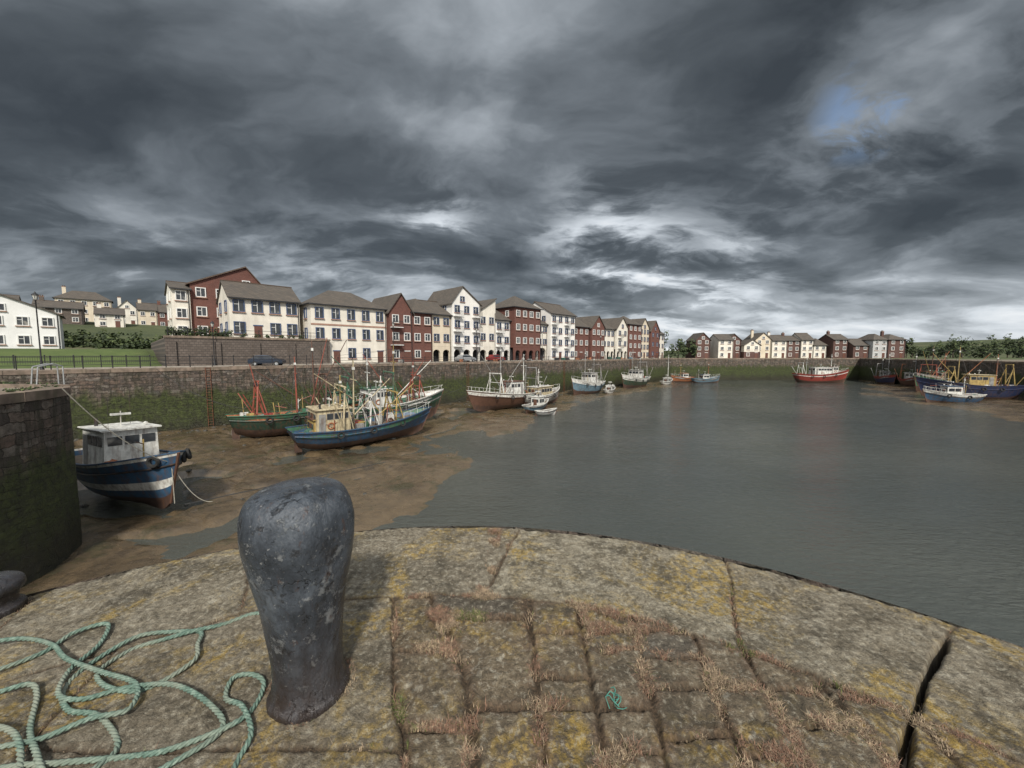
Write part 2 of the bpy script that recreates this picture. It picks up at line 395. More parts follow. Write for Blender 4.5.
n1=t.noise(pos,2.2,8,.62); n2=t.noise(pos,8,10,.75); n3=t.noise(pos,70,6,.7); n4=t.noise(t.vm('ADD',pos,(7,3,1)),1.5,7,.65,.4)
n6=t.noise(t.vm('ADD',pos,(1,8,3)),28,7,.72)
base=t.ramp(n2,[(.25,(.095,.080,.056)),(.42,(.215,.187,.134)),(.56,(.32,.285,.213)),(.75,(.44,.41,.33))])
warm=t.ramp(n2,[(.25,(.060,.047,.031)),(.45,(.155,.120,.079)),(.6,(.235,.192,.131)),(.78,(.34,.29,.205))])
c=t.mix(at('sett'),base,warm)
c=t.mix(t.mapr(at('rnd'),0,1,0,.5),c,(.14,.115,.085))
c=t.mix(t.math('MULTIPLY',t.mapr(at('rnd2'),.92,.95),.5),c,(.075,.075,.072))
lic=t.math('MULTIPLY',t.mapr(n4,.48,.61),t.mapr(t.noise(pos,16,8,.75),.44,.56))
c=t.mix(t.math('MULTIPLY',lic,.75),c,(.37,.25,.05))
vo=t.new('ShaderNodeTexVoronoi'); t.put(vo.inputs['Vector'],t.vm('ADD',pos,t.vm('MULTIPLY',t.noise(pos,30,4),(.06,.06,.0)))); vo.inputs['Scale'].default_value=17; vo.inputs['Randomness'].default_value=1
sp_=t.math('MULTIPLY',t.mapr(vo.outputs['Distance'],.30,.14),t.mapr(n1,.47,.6))
c=t.mix(t.math('MULTIPLY',sp_,.35),c,(.50,.49,.42))
c=t.mix(t.math('MULTIPLY',t.mapr(t.noise(t.vm('ADD',pos,(3,9,2)),2.6,9,.75),.50,.62),.68),c,(.062,.053,.038))
c=t.mix(t.math('MULTIPLY',t.mapr(n6,.54,.64),.58),c,(.055,.046,.033))
c=t.mix(t.math('MULTIPLY',t.mapr(n6,.46,.36),.38),c,(.58,.54,.43))
c=t.mix(t.math('MULTIPLY',t.mapr(n3,.54,.68),.5),c,(.055,.046,.036))
so_=t.math('MULTIPLY',at('soil'),t.mapr(t.noise(pos,5,6,.7),.42,.58))
c=t.mix(t.math('MULTIPLY',so_,.7),c,t.ramp(n3,[(.35,(.06,.038,.026)),(.55,(.18,.115,.075)),(.7,(.30,.21,.14))]))
c=t.mix(t.math('MULTIPLY',at('jm'),.88),c,t.ramp(n3,[(.35,(.026,.019,.013)),(.6,(.085,.058,.036)),(.75,(.19,.125,.075))]))
c=t.mix(at('gap'),c,(.004,.004,.004))
t.put(b.inputs['Base Color'],c); b.inputs['Roughness'].default_value=.88; b.inputs['Specular IOR Level'].default_value=.3
h=t.math('ADD',t.math('MULTIPLY',n3,.6),t.math('MULTIPLY',n2,1.0)); h=t.math('ADD',h,t.math('MULTIPLY',n6,.8)); h=t.math('ADD',h,t.math('MULTIPLY',t.noise(pos,180,3,.6),.25))
t.put(b.inputs['Normal'],t.bump(h,1,.018)); me.materials.append(m)
o=bpy.data.objects.new('pier_paving',me); S.collection.objects.link(o)

# ------------------------------------------------------------ dry grass in the joints
r3=np.random.default_rng(5); N=3000000
gx=r3.uniform(-3.6,3.9,N); gy=r3.uniform(.9,3.4,N)
D2,ring2,sett2,_,_,gap2,rg,ag,xg=pave(gx,gy)
jw=np.where(sett2,.040,.014)*(.2+1.6*vn(gx*5+3,gy*5))
dens=np.where(sett2|((np.abs(rg-3.27)<.08)&(gx>-.7)),1.0,.10)*sm((fbm(gx*2.2+8,gy*2.2,3)-.28)/.25)
clump=sm((fbm(gx*8+1,gy*8,3)-.38)/.2)
keep=(D2<jw)&(r3.random(N)<dens*clump*.75)&(gap2<.3)&(rg<R0-.03)
keep|=(np.abs(ag-85.8)<.7)&(rg>3.27)&(rg<R0-.05)&(r3.random(N)<.6*clump)
keep|=(np.abs(np.hypot(gx+.97,gy-1.73)-.18)<.03)&(r3.random(N)<.16*clump)
gx=gx[keep];gy=gy[keep]
if len(gx)>125000: gx=gx[:125000];gy=gy[:125000]
n=len(gx); hgt=r3.uniform(.003,.016,n)*(.5+1.3*vn(gx*6,gy*6)); an=r3.uniform(0,2*np.pi,n); ln=r3.uniform(.4,3.0,n)
wd=r3.uniform(.0007,.0017,n)
gz=np.full(n,QZ-.012)
dx=np.cos(an)*hgt*ln; dy=np.sin(an)*hgt*ln
px_=-np.sin(an)*wd; py_=np.cos(an)*wd
up=.010
Vg=np.stack([np.stack([gx-px_,gy-py_,gz],-1),np.stack([gx+px_,gy+py_,gz],-1),
   np.stack([gx+dx*.4+px_*.8,gy+dy*.4+py_*.8,gz+up+hgt*.65],-1),np.stack([gx+dx*.4-px_*.8,gy+dy*.4-py_*.8,gz+up+hgt*.65],-1),
   np.stack([gx+dx,gy+dy,gz+up+hgt],-1)],1).reshape(-1,3)
fs=[]
for k in (np.arange(n)*5).tolist(): fs.append((k,k+1,k+2,k+3)); fs.append((k+3,k+2,k+4))
mg=bpy.data.meshes.new('dry_grass'); mg.from_pydata(Vg.tolist(),[],fs)
def simple(name,col,rough=.9): return mat(name,col,rough,.35,40)
for nm,c in(('grass_straw',(.38,.29,.19)),('grass_rust',(.26,.15,.10)),('grass_dead',(.18,.13,.09)),('grass_green',(.11,.13,.035))): mg.materials.append(simple(nm,c))
mi=np.where(vn(gx*9,gy*9)+r3.normal(0,.2,n)>.5,1,0); rr_=r3.random(n); mi=np.where(rr_<.28,2,mi); mi=np.where((rr_>.97)|((vn(gx*4+50,gy*4)>.82)&(rr_>.5)),3,mi)
mg.polygons.foreach_set('material_index',np.repeat(mi,2).astype(np.int32)); mg.update()
o=bpy.data.objects.new('dry_grass',mg); S.collection.objects.link(o)

# ------------------------------------------------------------ bollard
m,t,b=newmat('bollard_paint'); co_=obco(t)
n1=t.noise(t.scale(co_,(1,1,.6)),6,10,.68); n2=t.noise(t.scale(co_,(1,1,.4)),22,7,.75); n3=t.noise(co_,3,5,.6); n7=t.noise(t.vm('ADD',co_,(4,1,2)),45,6,.75)
c=t.ramp(n1,[(.3,(.014,.017,.021)),(.45,(.034,.041,.051)),(.56,(.056,.067,.082)),(.70,(.10,.116,.134))])
sp=t.new('ShaderNodeSeparateXYZ'); t.put(sp.inputs[0],co_)
fl=t.math('MULTIPLY',t.mapr(t.noise(t.vm('ADD',co_,(5,5,5)),9,9,.78),.575,.60),t.mapr(t.noise(co_,30,5,.7),.42,.5))
c=t.mix(t.math('MULTIPLY',fl,.5),c,(.27,.28,.28))
c=t.mix(t.math('MULTIPLY',t.mapr(n7,.63,.67),.6),c,(.40,.40,.38))
pt_=t.mapr(t.noise(t.vm('ADD',co_,(9,2,5)),7,8,.75),.57,.61)
c=t.mix(t.math('MULTIPLY',pt_,.75),c,(.016,.016,.018))
vc=t.new('ShaderNodeTexVoronoi'); vc.feature='DISTANCE_TO_EDGE'; t.put(vc.inputs['Vector'],t.vm('ADD',t.scale(co_,(1,1,.6)),t.vm('MULTIPLY',t.noise(co_,12,6),(.22,.22,.22)))); vc.inputs['Scale'].default_value=9
crk=t.math('MULTIPLY',t.mapr(vc.outputs['Distance'],.02,.0),t.mapr(t.noise(co_,5,5,.7),.5,.58))
c=t.mix(t.math('MULTIPLY',crk,.8),c,(.012,.011,.010))
rz=t.mapr(t.math('MULTIPLY_ADD',t.math('SUBTRACT',n2,.5),.8,sp.outputs[2]),.50,.0)
c=t.mix(t.math('MULTIPLY',rz,.8),c,(.028,.017,.012))
c=t.mix(t.math('MULTIPLY',t.mapr(n2,.60,.67),.7),c,(.065,.033,.020))
t.put(b.inputs['Base Color'],c); t.put(b.inputs['Roughness'],t.math('ADD',t.mapr(n1,.3,.7,.17,.34),t.math('MULTIPLY',fl,.3)))
h=t.math('ADD',t.math('MULTIPLY',n2,.45),t.math('MULTIPLY',t.noise(co_,90,4,.7),.06)); h=t.math('ADD',t.math('MULTIPLY',n1,1.6),h); h=t.math('SUBTRACT',h,t.math('MULTIPLY',crk,.35)); h=t.math('ADD',h,t.math('MULTIPLY',fl,.12)); h=t.math('SUBTRACT',h,t.math('MULTIPLY',pt_,.15))
t.put(b.inputs['Normal'],t.bump(h,1,.015)); M_boll=m
def bollard(name,x,y,prof,sc=1,lean=0):
    P=[]
    pr=[prof[0]]+list(prof)+[prof[-1]]
    for i in range(1,len(pr)-2):
        for k in range(8):
            u=k/8; p0,p1,p2,p3=pr[i-1],pr[i],pr[i+1],pr[i+2]
            f=lambda a,b_,c,d_:.5*((2*b_)+(-a+c)*u+(2*a-5*b_+4*c-d_)*u*u+(-a+3*b_-3*c+d_)*u**3)
            P.append((max(0.0005,f(p0[0],p1[0],p2[0],p3[0]))*sc,f(p0[1],p1[1],p2[1],p3[1])*sc))
    P.append((.0005,prof[-1][1]*sc))
    M=MB(); M.lathe((0,0,0),P,M_boll,110); o=M.obj(name,smooth=True)
    co=np.array([v.co[:] for v in o.data.vertices]); a=np.arctan2(co[:,1],co[:,0]); A=np.abs(a)
    k=1+.030*(vn(A*2+5,co[:,2]*6)-.5)*2+.010*(vn(A*9+60,co[:,2]*25)-.5)*2+.006*(vn(A*22+60,co[:,2]*60)-.5)
    co[:,0]*=k; co[:,1]*=k; o.data.vertices.foreach_set('co',co.astype(np.float32).ravel())
    o.location=(x,y,QZ-.015); o.rotation_euler=(0,lean,0); return o
prof=[(.178,0),(.176,.03),(.160,.06),(.152,.12),(.152,.22),(.164,.36),(.186,.50),(.210,.62),(.230,.74),(.238,.83),(.228,.91),(.198,.972),(.150,1.003),(.07,1.018),(0,1.02)]
bollard('mooring_bollard',-.97,1.73,prof,1,math.radians(-1.0))
bollard('mooring_bollard',-3.24,2.27,[(.17,0),(.17,.05),(.14,.08),(.15,.14),(.18,.19),(.17,.24),(.1,.27),(0,.275)],.85)

# ------------------------------------------------------------ green rope (three-strand)
m,t,b=newmat('rope_green'); co_=obco(t)
c=t.ramp(t.noise(co_,40,6,.75),[(.3,(.045,.085,.065)),(.5,(.11,.175,.14)),(.7,(.26,.33,.27))])
c=t.mix(t.mapr(t.noise(co_,4,4),.45,.65,0,.75),c,(.23,.24,.19)); t.put(b.inputs['Base Color'],c); b.inputs['Roughness'].default_value=.85; t.put(b.inputs['Normal'],t.bump(t.noise(co_,300,3),.8,.002)); M_rope=m
def catmull(P,step):
    P=[Vector(p) for p in P]; P=[P[0]*2-P[1]]+P+[P[-1]*2-P[-2]]; out=[]
    for i in range(1,len(P)-2):
        n=max(2,int((P[i+1]-P[i]).length/step))
        for k in range(n):
            u=k/n; p0,p1,p2,p3=P[i-1:i+3]
            out.append(.5*((2*p1)+(p2-p0)*u+(2*p0-5*p1+4*p2-p3)*u*u+(3*p1-p0-3*p2+p3)*u**3))
    out.append(P[-2]); return out
def rope3(M,path,R=.0112,pitch=.075,m=M_rope):
    s=0; n=6
    rings=[[],[],[]]
    for i,p in enumerate(path):
        a=path[max(0,i-1)]; c=path[min(len(path)-1,i+1)]; tdir=(c-a).normalized()
        if i: s+=(p-path[i-1]).length
        up=Vector((0,0,1)); sd=tdir.cross(up).normalized(); up=sd.cross(tdir)
        for k in range(3):
            ph=2*math.pi*(s/pitch+k/3); cc=p+sd*(R*.5*math.cos(ph))+up*(R*.5*math.sin(ph))
            rings[k].append([cc+sd*(R*.56*math.cos(2*math.pi*j/n))+up*(R*.56*math.sin(2*math.pi*j/n)) for j in range(n)])
    for k in range(3):
        vs=[v for r in rings[k] for v in r]; fs=[]
        for i in range(len(rings[k])-1):
            for j in range(n): fs.append((i*n+j,i*n+(j+1)%n,(i+1)*n+(j+1)%n,(i+1)*n+j))
        M.add(vs,fs,m)
paths=[
 [(-1.30,2.29),(-1.45,2.25),(-1.586,2.231),(-1.71,2.17),(-1.80,2.07),(-1.93,2.05),(-2.05,1.95),(-2.06,1.81),(-1.92,1.70),(-1.74,1.73),(-1.66,1.86),(-1.70,1.99),(-1.80,2.08),(-1.95,2.10),(-2.1,2.02),(-2.17,1.86),(-2.12,1.70),(-1.98,1.60),(-1.80,1.56),(-1.62,1.46),(-1.60,1.33),(-1.7,1.2)],
 [(-2.9,1.72),(-2.62,1.78),(-2.50,1.92),(-2.48,2.065),(-2.35,2.118),(-2.27,2.0),(-2.20,1.80),(-2.10,1.666),(-1.96,1.64),(-1.84,1.72),(-1.61,1.70),(-1.36,1.63),(-1.24,1.50),(-1.30,1.37),(-1.5,1.2),(-1.9,1.15)],
 [(-2.5,1.30),(-2.05,1.42),(-1.94,1.46),(-1.80,1.525),(-1.70,1.59),(-1.80,1.72),(-2.02,1.78),(-2.30,1.86),(-2.5,1.98),(-2.75,2.0),(-3.0,1.9)],
 [(-1.02,1.2),(-1.07,1.37),(-1.10,1.50),(-1.20,1.6),(-1.34,1.68),(-1.36,1.76),(-1.28,1.79),(-1.20,1.73),(-1.16,1.62),(-1.22,1.5),(-1.36,1.44),(-1.52,1.40),(-1.75,1.38),(-2.0,1.33),(-2.3,1.2)],
 [(-2.8,1.58),(-2.45,1.66),(-2.30,1.72),(-2.2,1.66),(-2.05,1.52),(-1.88,1.40),(-1.7,1.3),(-1.5,1.25)],
 [(-2.6,1.45),(-2.3,1.5),(-2.05,1.47),(-1.86,1.33),(-1.78,1.2)]]
RM=MB()
for i,pp in enumerate(paths):
    P3=[(x+.012*math.sin(k*2.7+i),y+.012*math.cos(k*3.1+i),QZ+.016+.010*(i%3)+.010*math.sin(k*1.9+i)) for k,(x,y) in enumerate(pp)]
    rope3(RM,catmull(P3,.011))
RM.obj('mooring_rope',smooth=True)
TW=MB(); 
m_tw=mat('twine_teal',(.06,.26,.21),.7,.2,20)
for k in range(8):
    a=random.uniform(0,6.28); L=random.uniform(.02,.06); x0,y0=.47+random.uniform(-.02,.02),1.66+random.uniform(-.03,.03)
    TW.tube([(x0,y0,QZ+.005),(x0+math.cos(a)*L*.4,y0+math.sin(a)*L*.7,QZ+.02),(x0+math.cos(a+.6)*L*.8,y0+math.sin(a+.4)*L,QZ+.024),(x0+math.cos(a+1.4)*L,y0+math.sin(a+1.2)*L*1.3,QZ+.006)],.0016,m_tw)
TW.obj('twine_scrap')

# ------------------------------------------------------------ water
m,t,b=newmat('harbour_water'); t.dim='2D'; pos=t.new('ShaderNodeNewGeometry').outputs['Position']
t.put(b.inputs['Base Color'],t.ramp(t.noise(pos,.05,3),[(.3,(.060,.068,.062)),(.7,(.084,.091,.080))]))
b.inputs['IOR'].default_value=1.36; b.inputs['Specular IOR Level'].default_value=1.0
gust=t.noise(t.scale(pos,(.5,1,1)),.06,5,.65)
t.put(b.inputs['Roughness'],t.mapr(gust,.35,.65,.02,.08))
h=t.math('ADD',t.math('MULTIPLY',t.noise(t.scale(pos,(1.0,2.0,1)),1.7,5,.62,.35),1.0),t.math('MULTIPLY',t.noise(t.scale(pos,(.6,1,1)),.45,3,.5),.9))
amp=t.mapr(gust,.35,.65,.45,1.3)
t.put(b.inputs['Normal'],t.bump(t.math('MULTIPLY',h,amp),.70,.14))
b.inputs['Alpha'].default_value=.88; M_water=m
W=MB(); W.add([(-200,-200,0),(300,-200,0),(300,200,0),(-200,200,0)],[(0,1,2,3)],M_water); W.obj('water')

# ------------------------------------------------------------ mud (harbour bed)
sl=np.array([(60,140),(42,105),(17,78),(9,64),(3.5,53),(-.2,45.2),(-3.8,38),(-5.3,33),(-5.2,28),(-6.2,24),(-7.5,20),(-10,14),(-12,5),(-12,-40)],float)
sx=np.arange(-62,70,.3); sy=np.arange(-20,140,.3)
MX,MY=np.meshgrid(sx,sy)
edge_x=np.interp(MY,sl[::-1,1],sl[::-1,0])
dsh=(edge_x-MX)*.72
bed=np.where(dsh>0,.04+.95*sm(dsh/28),dsh*.045)
bed=bed+(fbm(MX*.16,MY*.16,4)-.5)*.50*sm((dsh+5)/7)+(fbm(MX*.7,MY*.7,3)-.5)*.10+(fbm(MX*2.2,MY*2.2,3)-.5)*.06
bed-= .22*sm(1-np.abs(np.mod(MX*.20+MY*.12+fbm(MX*.12,MY*.12,3)*3,1)-.5)/.09)*sm(dsh/5)
# shallow pools left by the tide
bed=np.where((dsh>4)&(fbm(MX*.22+4,MY*.22+9,3)>.60),np.minimum(bed,-.02+(fbm(MX*1.5,MY*1.5,2)-.5)*.05),bed)
def sheet(name,MX,MY,Zz,matl,smooth=True):
    nr,nt=MX.shape; V=np.stack([MX,MY,Zz],-1).reshape(-1,3); ii=np.arange(nr*nt).reshape(nr,nt)
    F=np.stack([ii[:-1,:-1],ii[:-1,1:],ii[1:,1:],ii[1:,:-1]],-1).reshape(-1,4)
    me=npmesh(name,V,F,smooth); me.materials.append(matl)
    o=bpy.data.objects.new(name,me); S.collection.objects.link(o); return o
m,t,b=newmat('harbour_mud'); t.dim='2D'; pos=t.new('ShaderNodeNewGeometry').outputs['Position']
sp=t.new('ShaderNodeSeparateXYZ'); t.put(sp.inputs[0],pos)
n1=t.noise(pos,.25,9,.70,.5); n2=t.noise(pos,1.6,9,.75)
c=t.ramp(n1,[(.3,(.045,.033,.021)),(.44,(.085,.061,.036)),(.55,(.135,.097,.057)),(.64,(.068,.052,.034)),(.76,(.15,.115,.075))])
c=t.mix(t.mapr(n2,.45,.64,0,.6),c,(.038,.029,.020))
zz=t.math('MULTIPLY_ADD',n2,.15,sp.outputs[2])
c=t.mix(t.mapr(zz,.34,.12,0,.55),c,(.145,.105,.060))
c=t.mix(t.math('MULTIPLY',t.mapr(t.noise(t.vm('ADD',pos,(20,4,0)),.35,7,.72),.54,.64),.6),c,(.040,.044,.018))
c=t.mix(t.mapr(sp.outputs[2],-.02,-.5),c,(.045,.05,.038))
t.put(b.inputs['Base Color'],c)
t.put(b.inputs['Roughness'],t.mapr(t.noise(t.scale(pos,(.6,1.2,1)),.5,8,.68),.44,.60,.05,.40))
b.inputs['Specular IOR Level'].default_value=.9
t.put(b.inputs['Normal'],t.bump(t.math('ADD',n2,t.math('MULTIPLY',t.noise(pos,7,6,.68),.5)),.7,.07)); M_mud=m
sheet('harbour_mud',MX,MY,bed,M_mud)
ax=np.arange(66,125,.7); ay=np.arange(20,132,.7); AX,AY=np.meshgrid(ax,ay)
wallx=np.interp(AY,[35,73,132],[84,97,119]); db=wallx-AX
ab=.80-.040*db+(fbm(AX*.15,AY*.15,4)-.5)*.8-.02*np.clip(AY-85,0,60)
sheet('mud_bank',AX,AY,np.where(db<0,.4,ab),M_mud)
HB=MB(); HB.add([(-190,-190,-2.6),(290,-190,-2.6),(290,190,-2.6),(-190,190,-2.6)],[(0,1,2,3)],M_mud); HB.obj('harbour_bed')
DB=MB(); m_rk=mat('mud_rock',(.07,.065,.055),.7,.4,8)
def ico(M,c,r,m_,sq=.6):
    vs=[];n=7;k=4
    for j in range(k+1):
        f=math.pi*j/k
        for i in range(n):
            a=2*math.pi*i/n; q=r*random.uniform(.8,1.2)
            vs.append((c[0]+q*math.sin(f)*math.cos(a),c[1]+q*math.sin(f)*math.sin(a),c[2]+q*sq*math.cos(f)))
    M.add(vs,[(j*n+i,j*n+(i+1)%n,(j+1)*n+(i+1)%n,(j+1)*n+i) for j in range(k) for i in range(n)],m_)
def bedz(x,y):
    j=int(np.clip((x+62)/.3,0,len(sx)-1)); i=int(np.clip((y+20)/.3,0,len(sy)-1)); return float(bed[i,j])
for k in range(900):
    s_=random.uniform(-20,110)
    qq=abs(random.gauss(1.0,2.5)) if random.random()<.7 else random.uniform(4,35)
    x=(s_/1.414)-38.5+qq*.707; y=x+77-qq*1.414
    if y<20: continue
    z=bedz(x,y)
    if z<-.05: continue
    ico(DB,(x,y,z),random.uniform(.05,.22),m_rk)
DB.obj('mud_stones')

# ------------------------------------------------------------ roads, pavement, lawn, terrace
r2=math.sqrt(.5)
def sq(s,q):
    a=s*1.4142135; bq=77+q*1.4142135
    return ((a-bq)/2,(a+bq)/2)
RD=MB()
def strip(M,s0,s1,q0,q1,z,m_):
    p=[sq(s0,q0),sq(s1,q0),sq(s1,q1),sq(s0,q1)]; M.add([(a,b_,z) for a,b_ in p],[(0,1,2,3)],m_)
strip(RD,-60,135,2.2,6.4,QZ+.004,M_asph); RD.obj('road')
PV=MB()
def slab(M,s0,s1,q0,q1,z0,z1,m_):
    p=[sq(s0,q0),sq(s1,q0),sq(s1,q1),sq(s0,q1)]; M.hexa([(a,b_,z0) for a,b_ in p]+[(a,b_,z1) for a,b_ in p],m_)
slab(PV,-60,135,6.6,8.6,QZ-.1,QZ+.12,M_conc); slab(PV,-60,135,6.45,6.6,QZ-.1,QZ+.13,M_kerb); PV.obj('pavement')
m,t,b=newmat('lawn_grass'); pos=t.new('ShaderNodeNewGeometry').outputs['Position']
c=t.ramp(t.noise(pos,.6,7,.7),[(.3,(.050,.078,.016)),(.55,(.078,.110,.027)),(.8,(.12,.14,.045))])
far=t.ramp(t.noise(pos,.05,7,.7),[(.35,(.030,.044,.016)),(.55,(.062,.075,.027)),(.7,(.11,.10,.055))])
t.put(b.inputs['Base Color'],t.mix(t.mapr(t.vm('LENGTH',pos),75,100),c,far)); b.inputs['Roughness'].default_value=.95
t.put(b.inputs['Normal'],t.bump(t.noise(pos,8,4),.6,.1)); M_lawn=m
def hillh(s,q):
    q0=np.where(s<3,8.6,24); lm=1-sm((s-60)/90)
    h=(2.3*sm((q-q0)/16))*lm+ (9.5*sm((q-48)/85))*lm
    far=7*sm((s-120)/60)*sm((q-90)/160)
    return h+far+(fbm(s*.03,q*.03,3)-.5)*2.0*sm((q-40)/60)
ss=np.concatenate([np.arange(-160,60,2.0),np.arange(60,420,8)]); qs=np.concatenate([np.arange(8.62,60,1.6),np.arange(60,420,7)])
SS,QQ=np.meshgrid(ss,qs); a=SS*1.4142135; bq=77+QQ*1.4142135; HX=(a-bq)/2; HY=(a+bq)/2
HH=hillh(SS,QQ); HZ=QZ+HH+np.where(HH<.05,-.4,0)
HZ=np.where((SS<3)&(QQ<10),QZ+.1+HH,HZ)
sheet('grass_hill',HX,HY,HZ,M_lawn)
def hz(x,y):
    s=(x+y)*r2; q=(y-x-77)*r2; return QZ+float(hillh(np.array(s),np.array(q)))
fx=np.arange(60,900,12); fy=np.arange(185,620,12); FX,FY=np.meshgrid(fx,fy)
FH=sm((FY-190)/120)*(5+9*fbm(FX*.008,FY*.008,4))*sm((FX-40)/80)*(.55+.6*sm((FX-260)/150))
sheet('hill',FX,FY,QZ-.3+FH,M_lawn)
TZ=11.0
TW_=MB(); s_a=3.4; s_b=19.6
slab(TW_,s_a,s_b,8.15,44,QZ-.2,TZ,M_stone); slab(TW_,s_a-.1,22.6,8.05,8.6,TZ-.02,TZ+.25,M_coping); slab(TW_,s_b+.003,22.5,8.15,8.5,QZ-.2,TZ-.02,M_stone)
for k in range(5): slab(TW_,s_a+.2+k*4.4,s_a+1.0+k*4.4,7.9,8.147,QZ-.2,TZ-.4,M_stone)
TW_.obj('retaining_wall')
# ------------------------------------------------------------ buildings
def window(W,G,x,z,w_,h_,fm,face='f',dep=0,sill=None):
    def bx(M,a0,a1,o0,o1,z0,z1,m_):
        if face=='f': M.box(a0,a1,dep-o1,dep-o0,z0,z1,m_)
        else: M.box(dep-o1,dep-o0,a0,a1,z0,z1,m_)
    fw=.10
    bx(G,x-w_/2,x+w_/2,.0,.02,z,z+h_,M_glass)
    bx(W,x-w_/2-fw,x-w_/2+.02,0,.12,z-fw,z+h_+fw,fm); bx(W,x+w_/2-.02,x+w_/2+fw,0,.12,z-fw,z+h_+fw,fm)
    bx(W,x-w_/2+.02,x+w_/2-.02,0,.12,z+h_-.02,z+h_+fw,fm); bx(W,x-w_/2+.02,x+w_/2-.02,0,.12,z-fw,z+.02,fm)
    bx(W,x-.035,x+.035,.02,.07,z+.02,z+h_-.02,M_wf); bx(W,x-w_/2+.02,x-.035,.02,.06,z+h_*.62,z+h_*.62+.06,M_wf)
    bx(W,x-w_/2-.2,x+w_/2+.2,0,.2,z-fw-.12,z-fw,sill or M_sill)
def slope(M,x0,x1,y0,z0,y1,z1,th,m_):
    M.hexa([(x0,y0,z0-th),(x1,y0,z0-th),(x1,y1,z1-th),(x0,y1,z1-th),(x0,y0,z0),(x1,y0,z0),(x1,y1,z1),(x0,y1,z1)],m_)
def slopex(M,y0,y1,x0,z0,x1,z1,th,m_):
    M.hexa([(x0,y0,z0-th),(x1,y0,z1-th),(x1,y1,z1-th),(x0,y1,z0-th),(x0,y0,z0),(x1,y0,z1),(x1,y1,z1),(x0,y1,z0)],m_)
def building(name,org,rot,W,D,eave,ridge,roof='side',wall=M_white,fm=M_blue,floors=3,cols=None,left=True,arcade=False,roofm=None,
             chim=0,balc=False,band=None,low=None,winh=1.25,winw=1.05,ridgepos=.5,doors=True):
    roofm=roofm or M_slate
    e=empty(name,org,rot); wl=MB(); rf=MB(); wn=MB(); gl=MB()
    st=eave/floors
    zb=-1.0
    a0=2.9 if arcade else 0
    if arcade:
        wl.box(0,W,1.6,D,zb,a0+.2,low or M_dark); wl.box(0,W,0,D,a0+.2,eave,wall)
        n=max(1,round(W/2.6)); bw=W/n; pr=.32
        for i in range(n):
            x0=i*bw; x1=x0+bw
            R=(bw-2*pr)/2; cx=(x0+x1)/2
            arcp=[(cx-R*math.cos(math.pi*k/10),1.7+R*.95*math.sin(math.pi*k/10)) for k in range(11)]
            wl.box(x0+.001,x0+pr,.02,.5,zb,1.7,wall); wl.box(x1-pr,x1-.001,.02,.5,zb,1.7,wall)
            top=a0+.2
            for k in range(10):
                (xa,za),(xb,zb_)=arcp[k],arcp[k+1]
                wl.hexa([(xa,.02,za),(xb,.02,zb_),(xb,.5,zb_),(xa,.5,za),(xa,.02,top),(xb,.02,top),(xb,.5,top),(xa,.5,top)],wall)
            wl.box(x0+.001,x0+pr,.02,.5,1.7,top,wall); wl.box(x1-pr,x1-.001,.02,.5,1.7,top,wall)
    else:
        wl.box(0,W,0,D,zb,eave,wall)
        if low: wl.box(-.03,W+.03,-.03,D,zb,st*.95,low)
    if band: wl.box(-.04,W+.04,-.05,0,eave-st-.15,eave-st+.12,band)
    ov=.4; th=.2
    if roof=='side':
        yr=D*ridgepos
        wl.add([(0,0,eave),(0,D,eave),(0,yr,ridge-.22)],[(0,2,1)],wall); wl.add([(W,0,eave),(W,D,eave),(W,yr,ridge-.22)],[(0,1,2)],wall)
        k=(ridge-eave)/yr; slope(rf,-.2,W+.2,-ov,eave-ov*k+.05,yr,ridge,th,roofm); k2=(ridge-eave)/(D-yr)
        slope(rf,-.2,W+.2,yr,ridge,D+ov,eave-ov*k2+.05,th,roofm)
        rf.box(-.22,W+.22,yr-.15,yr+.15,ridge-.05,ridge+.08,M_tile)
        rf.box(-.2,W+.2,-ov-.12,-ov-.002,eave-ov*k-.16,eave-ov*k+.02,M_black)
    elif roof=='front':
        xr=W*ridgepos
        wl.add([(0,0,eave),(W,0,eave),(xr,0,ridge-.22)],[(0,1,2)],wall); wl.add([(0,D,eave),(W,D,eave),(xr,D,ridge-.22)],[(0,2,1)],wall)
        k=(ridge-eave)/xr; k2=(ridge-eave)/(W-xr)
        slopex(rf,-.3,D+.2,-ov,eave-ov*k+.05,xr,ridge,th,roofm); slopex(rf,-.3,D+.2,xr,ridge,W+ov,eave-ov*k2+.05,th,roofm)
        if W>4.5: window(wn,gl,xr,eave+.15,.9,.9,fm)
    elif roof=='hip':
        o=ov; z0=eave-.05; hx=min(W,D)/2*.95
        if W>=D: A=(hx,D/2,ridge);Bq=(W-hx,D/2,ridge)
        else: A=(W/2,hx,ridge);Bq=(W/2,D-hx,ridge)
        c=[(-o,-o,z0),(W+o,-o,z0),(W+o,D+o,z0),(-o,D+o,z0),A,Bq]
        fs=[(0,1,5,4),(2,3,4,5),(1,2,5),(3,0,4),(3,2,1,0)] if W>=D else [(1,2,5,4),(3,0,4,5),(0,1,4),(2,3,5),(3,2,1,0)]
        rf.add(c,fs,roofm); rf.box(-o-.05,W+o+.05,-o-.1,-o-.002,z0-.14,z0+.04,M_black)
        rf.box(-o-.1,-o-.002,-o-.1,D+o,z0-.14,z0+.04,M_black)
    elif roof=='mono':
        slopex(rf,-.3,D+.2,-.3,eave,W+.2,ridge,th,roofm)
        wl.add([(0,0,eave),(W,0,eave),(W,0,ridge-.25)],[(0,1,2)],wall); wl.add([(W,0,eave),(W,D,eave),(W,D,ridge-.25),(W,0,ridge-.25)],[(0,1,2,3)],wall)
    cols=cols or max(1,int(W/2.6)); 
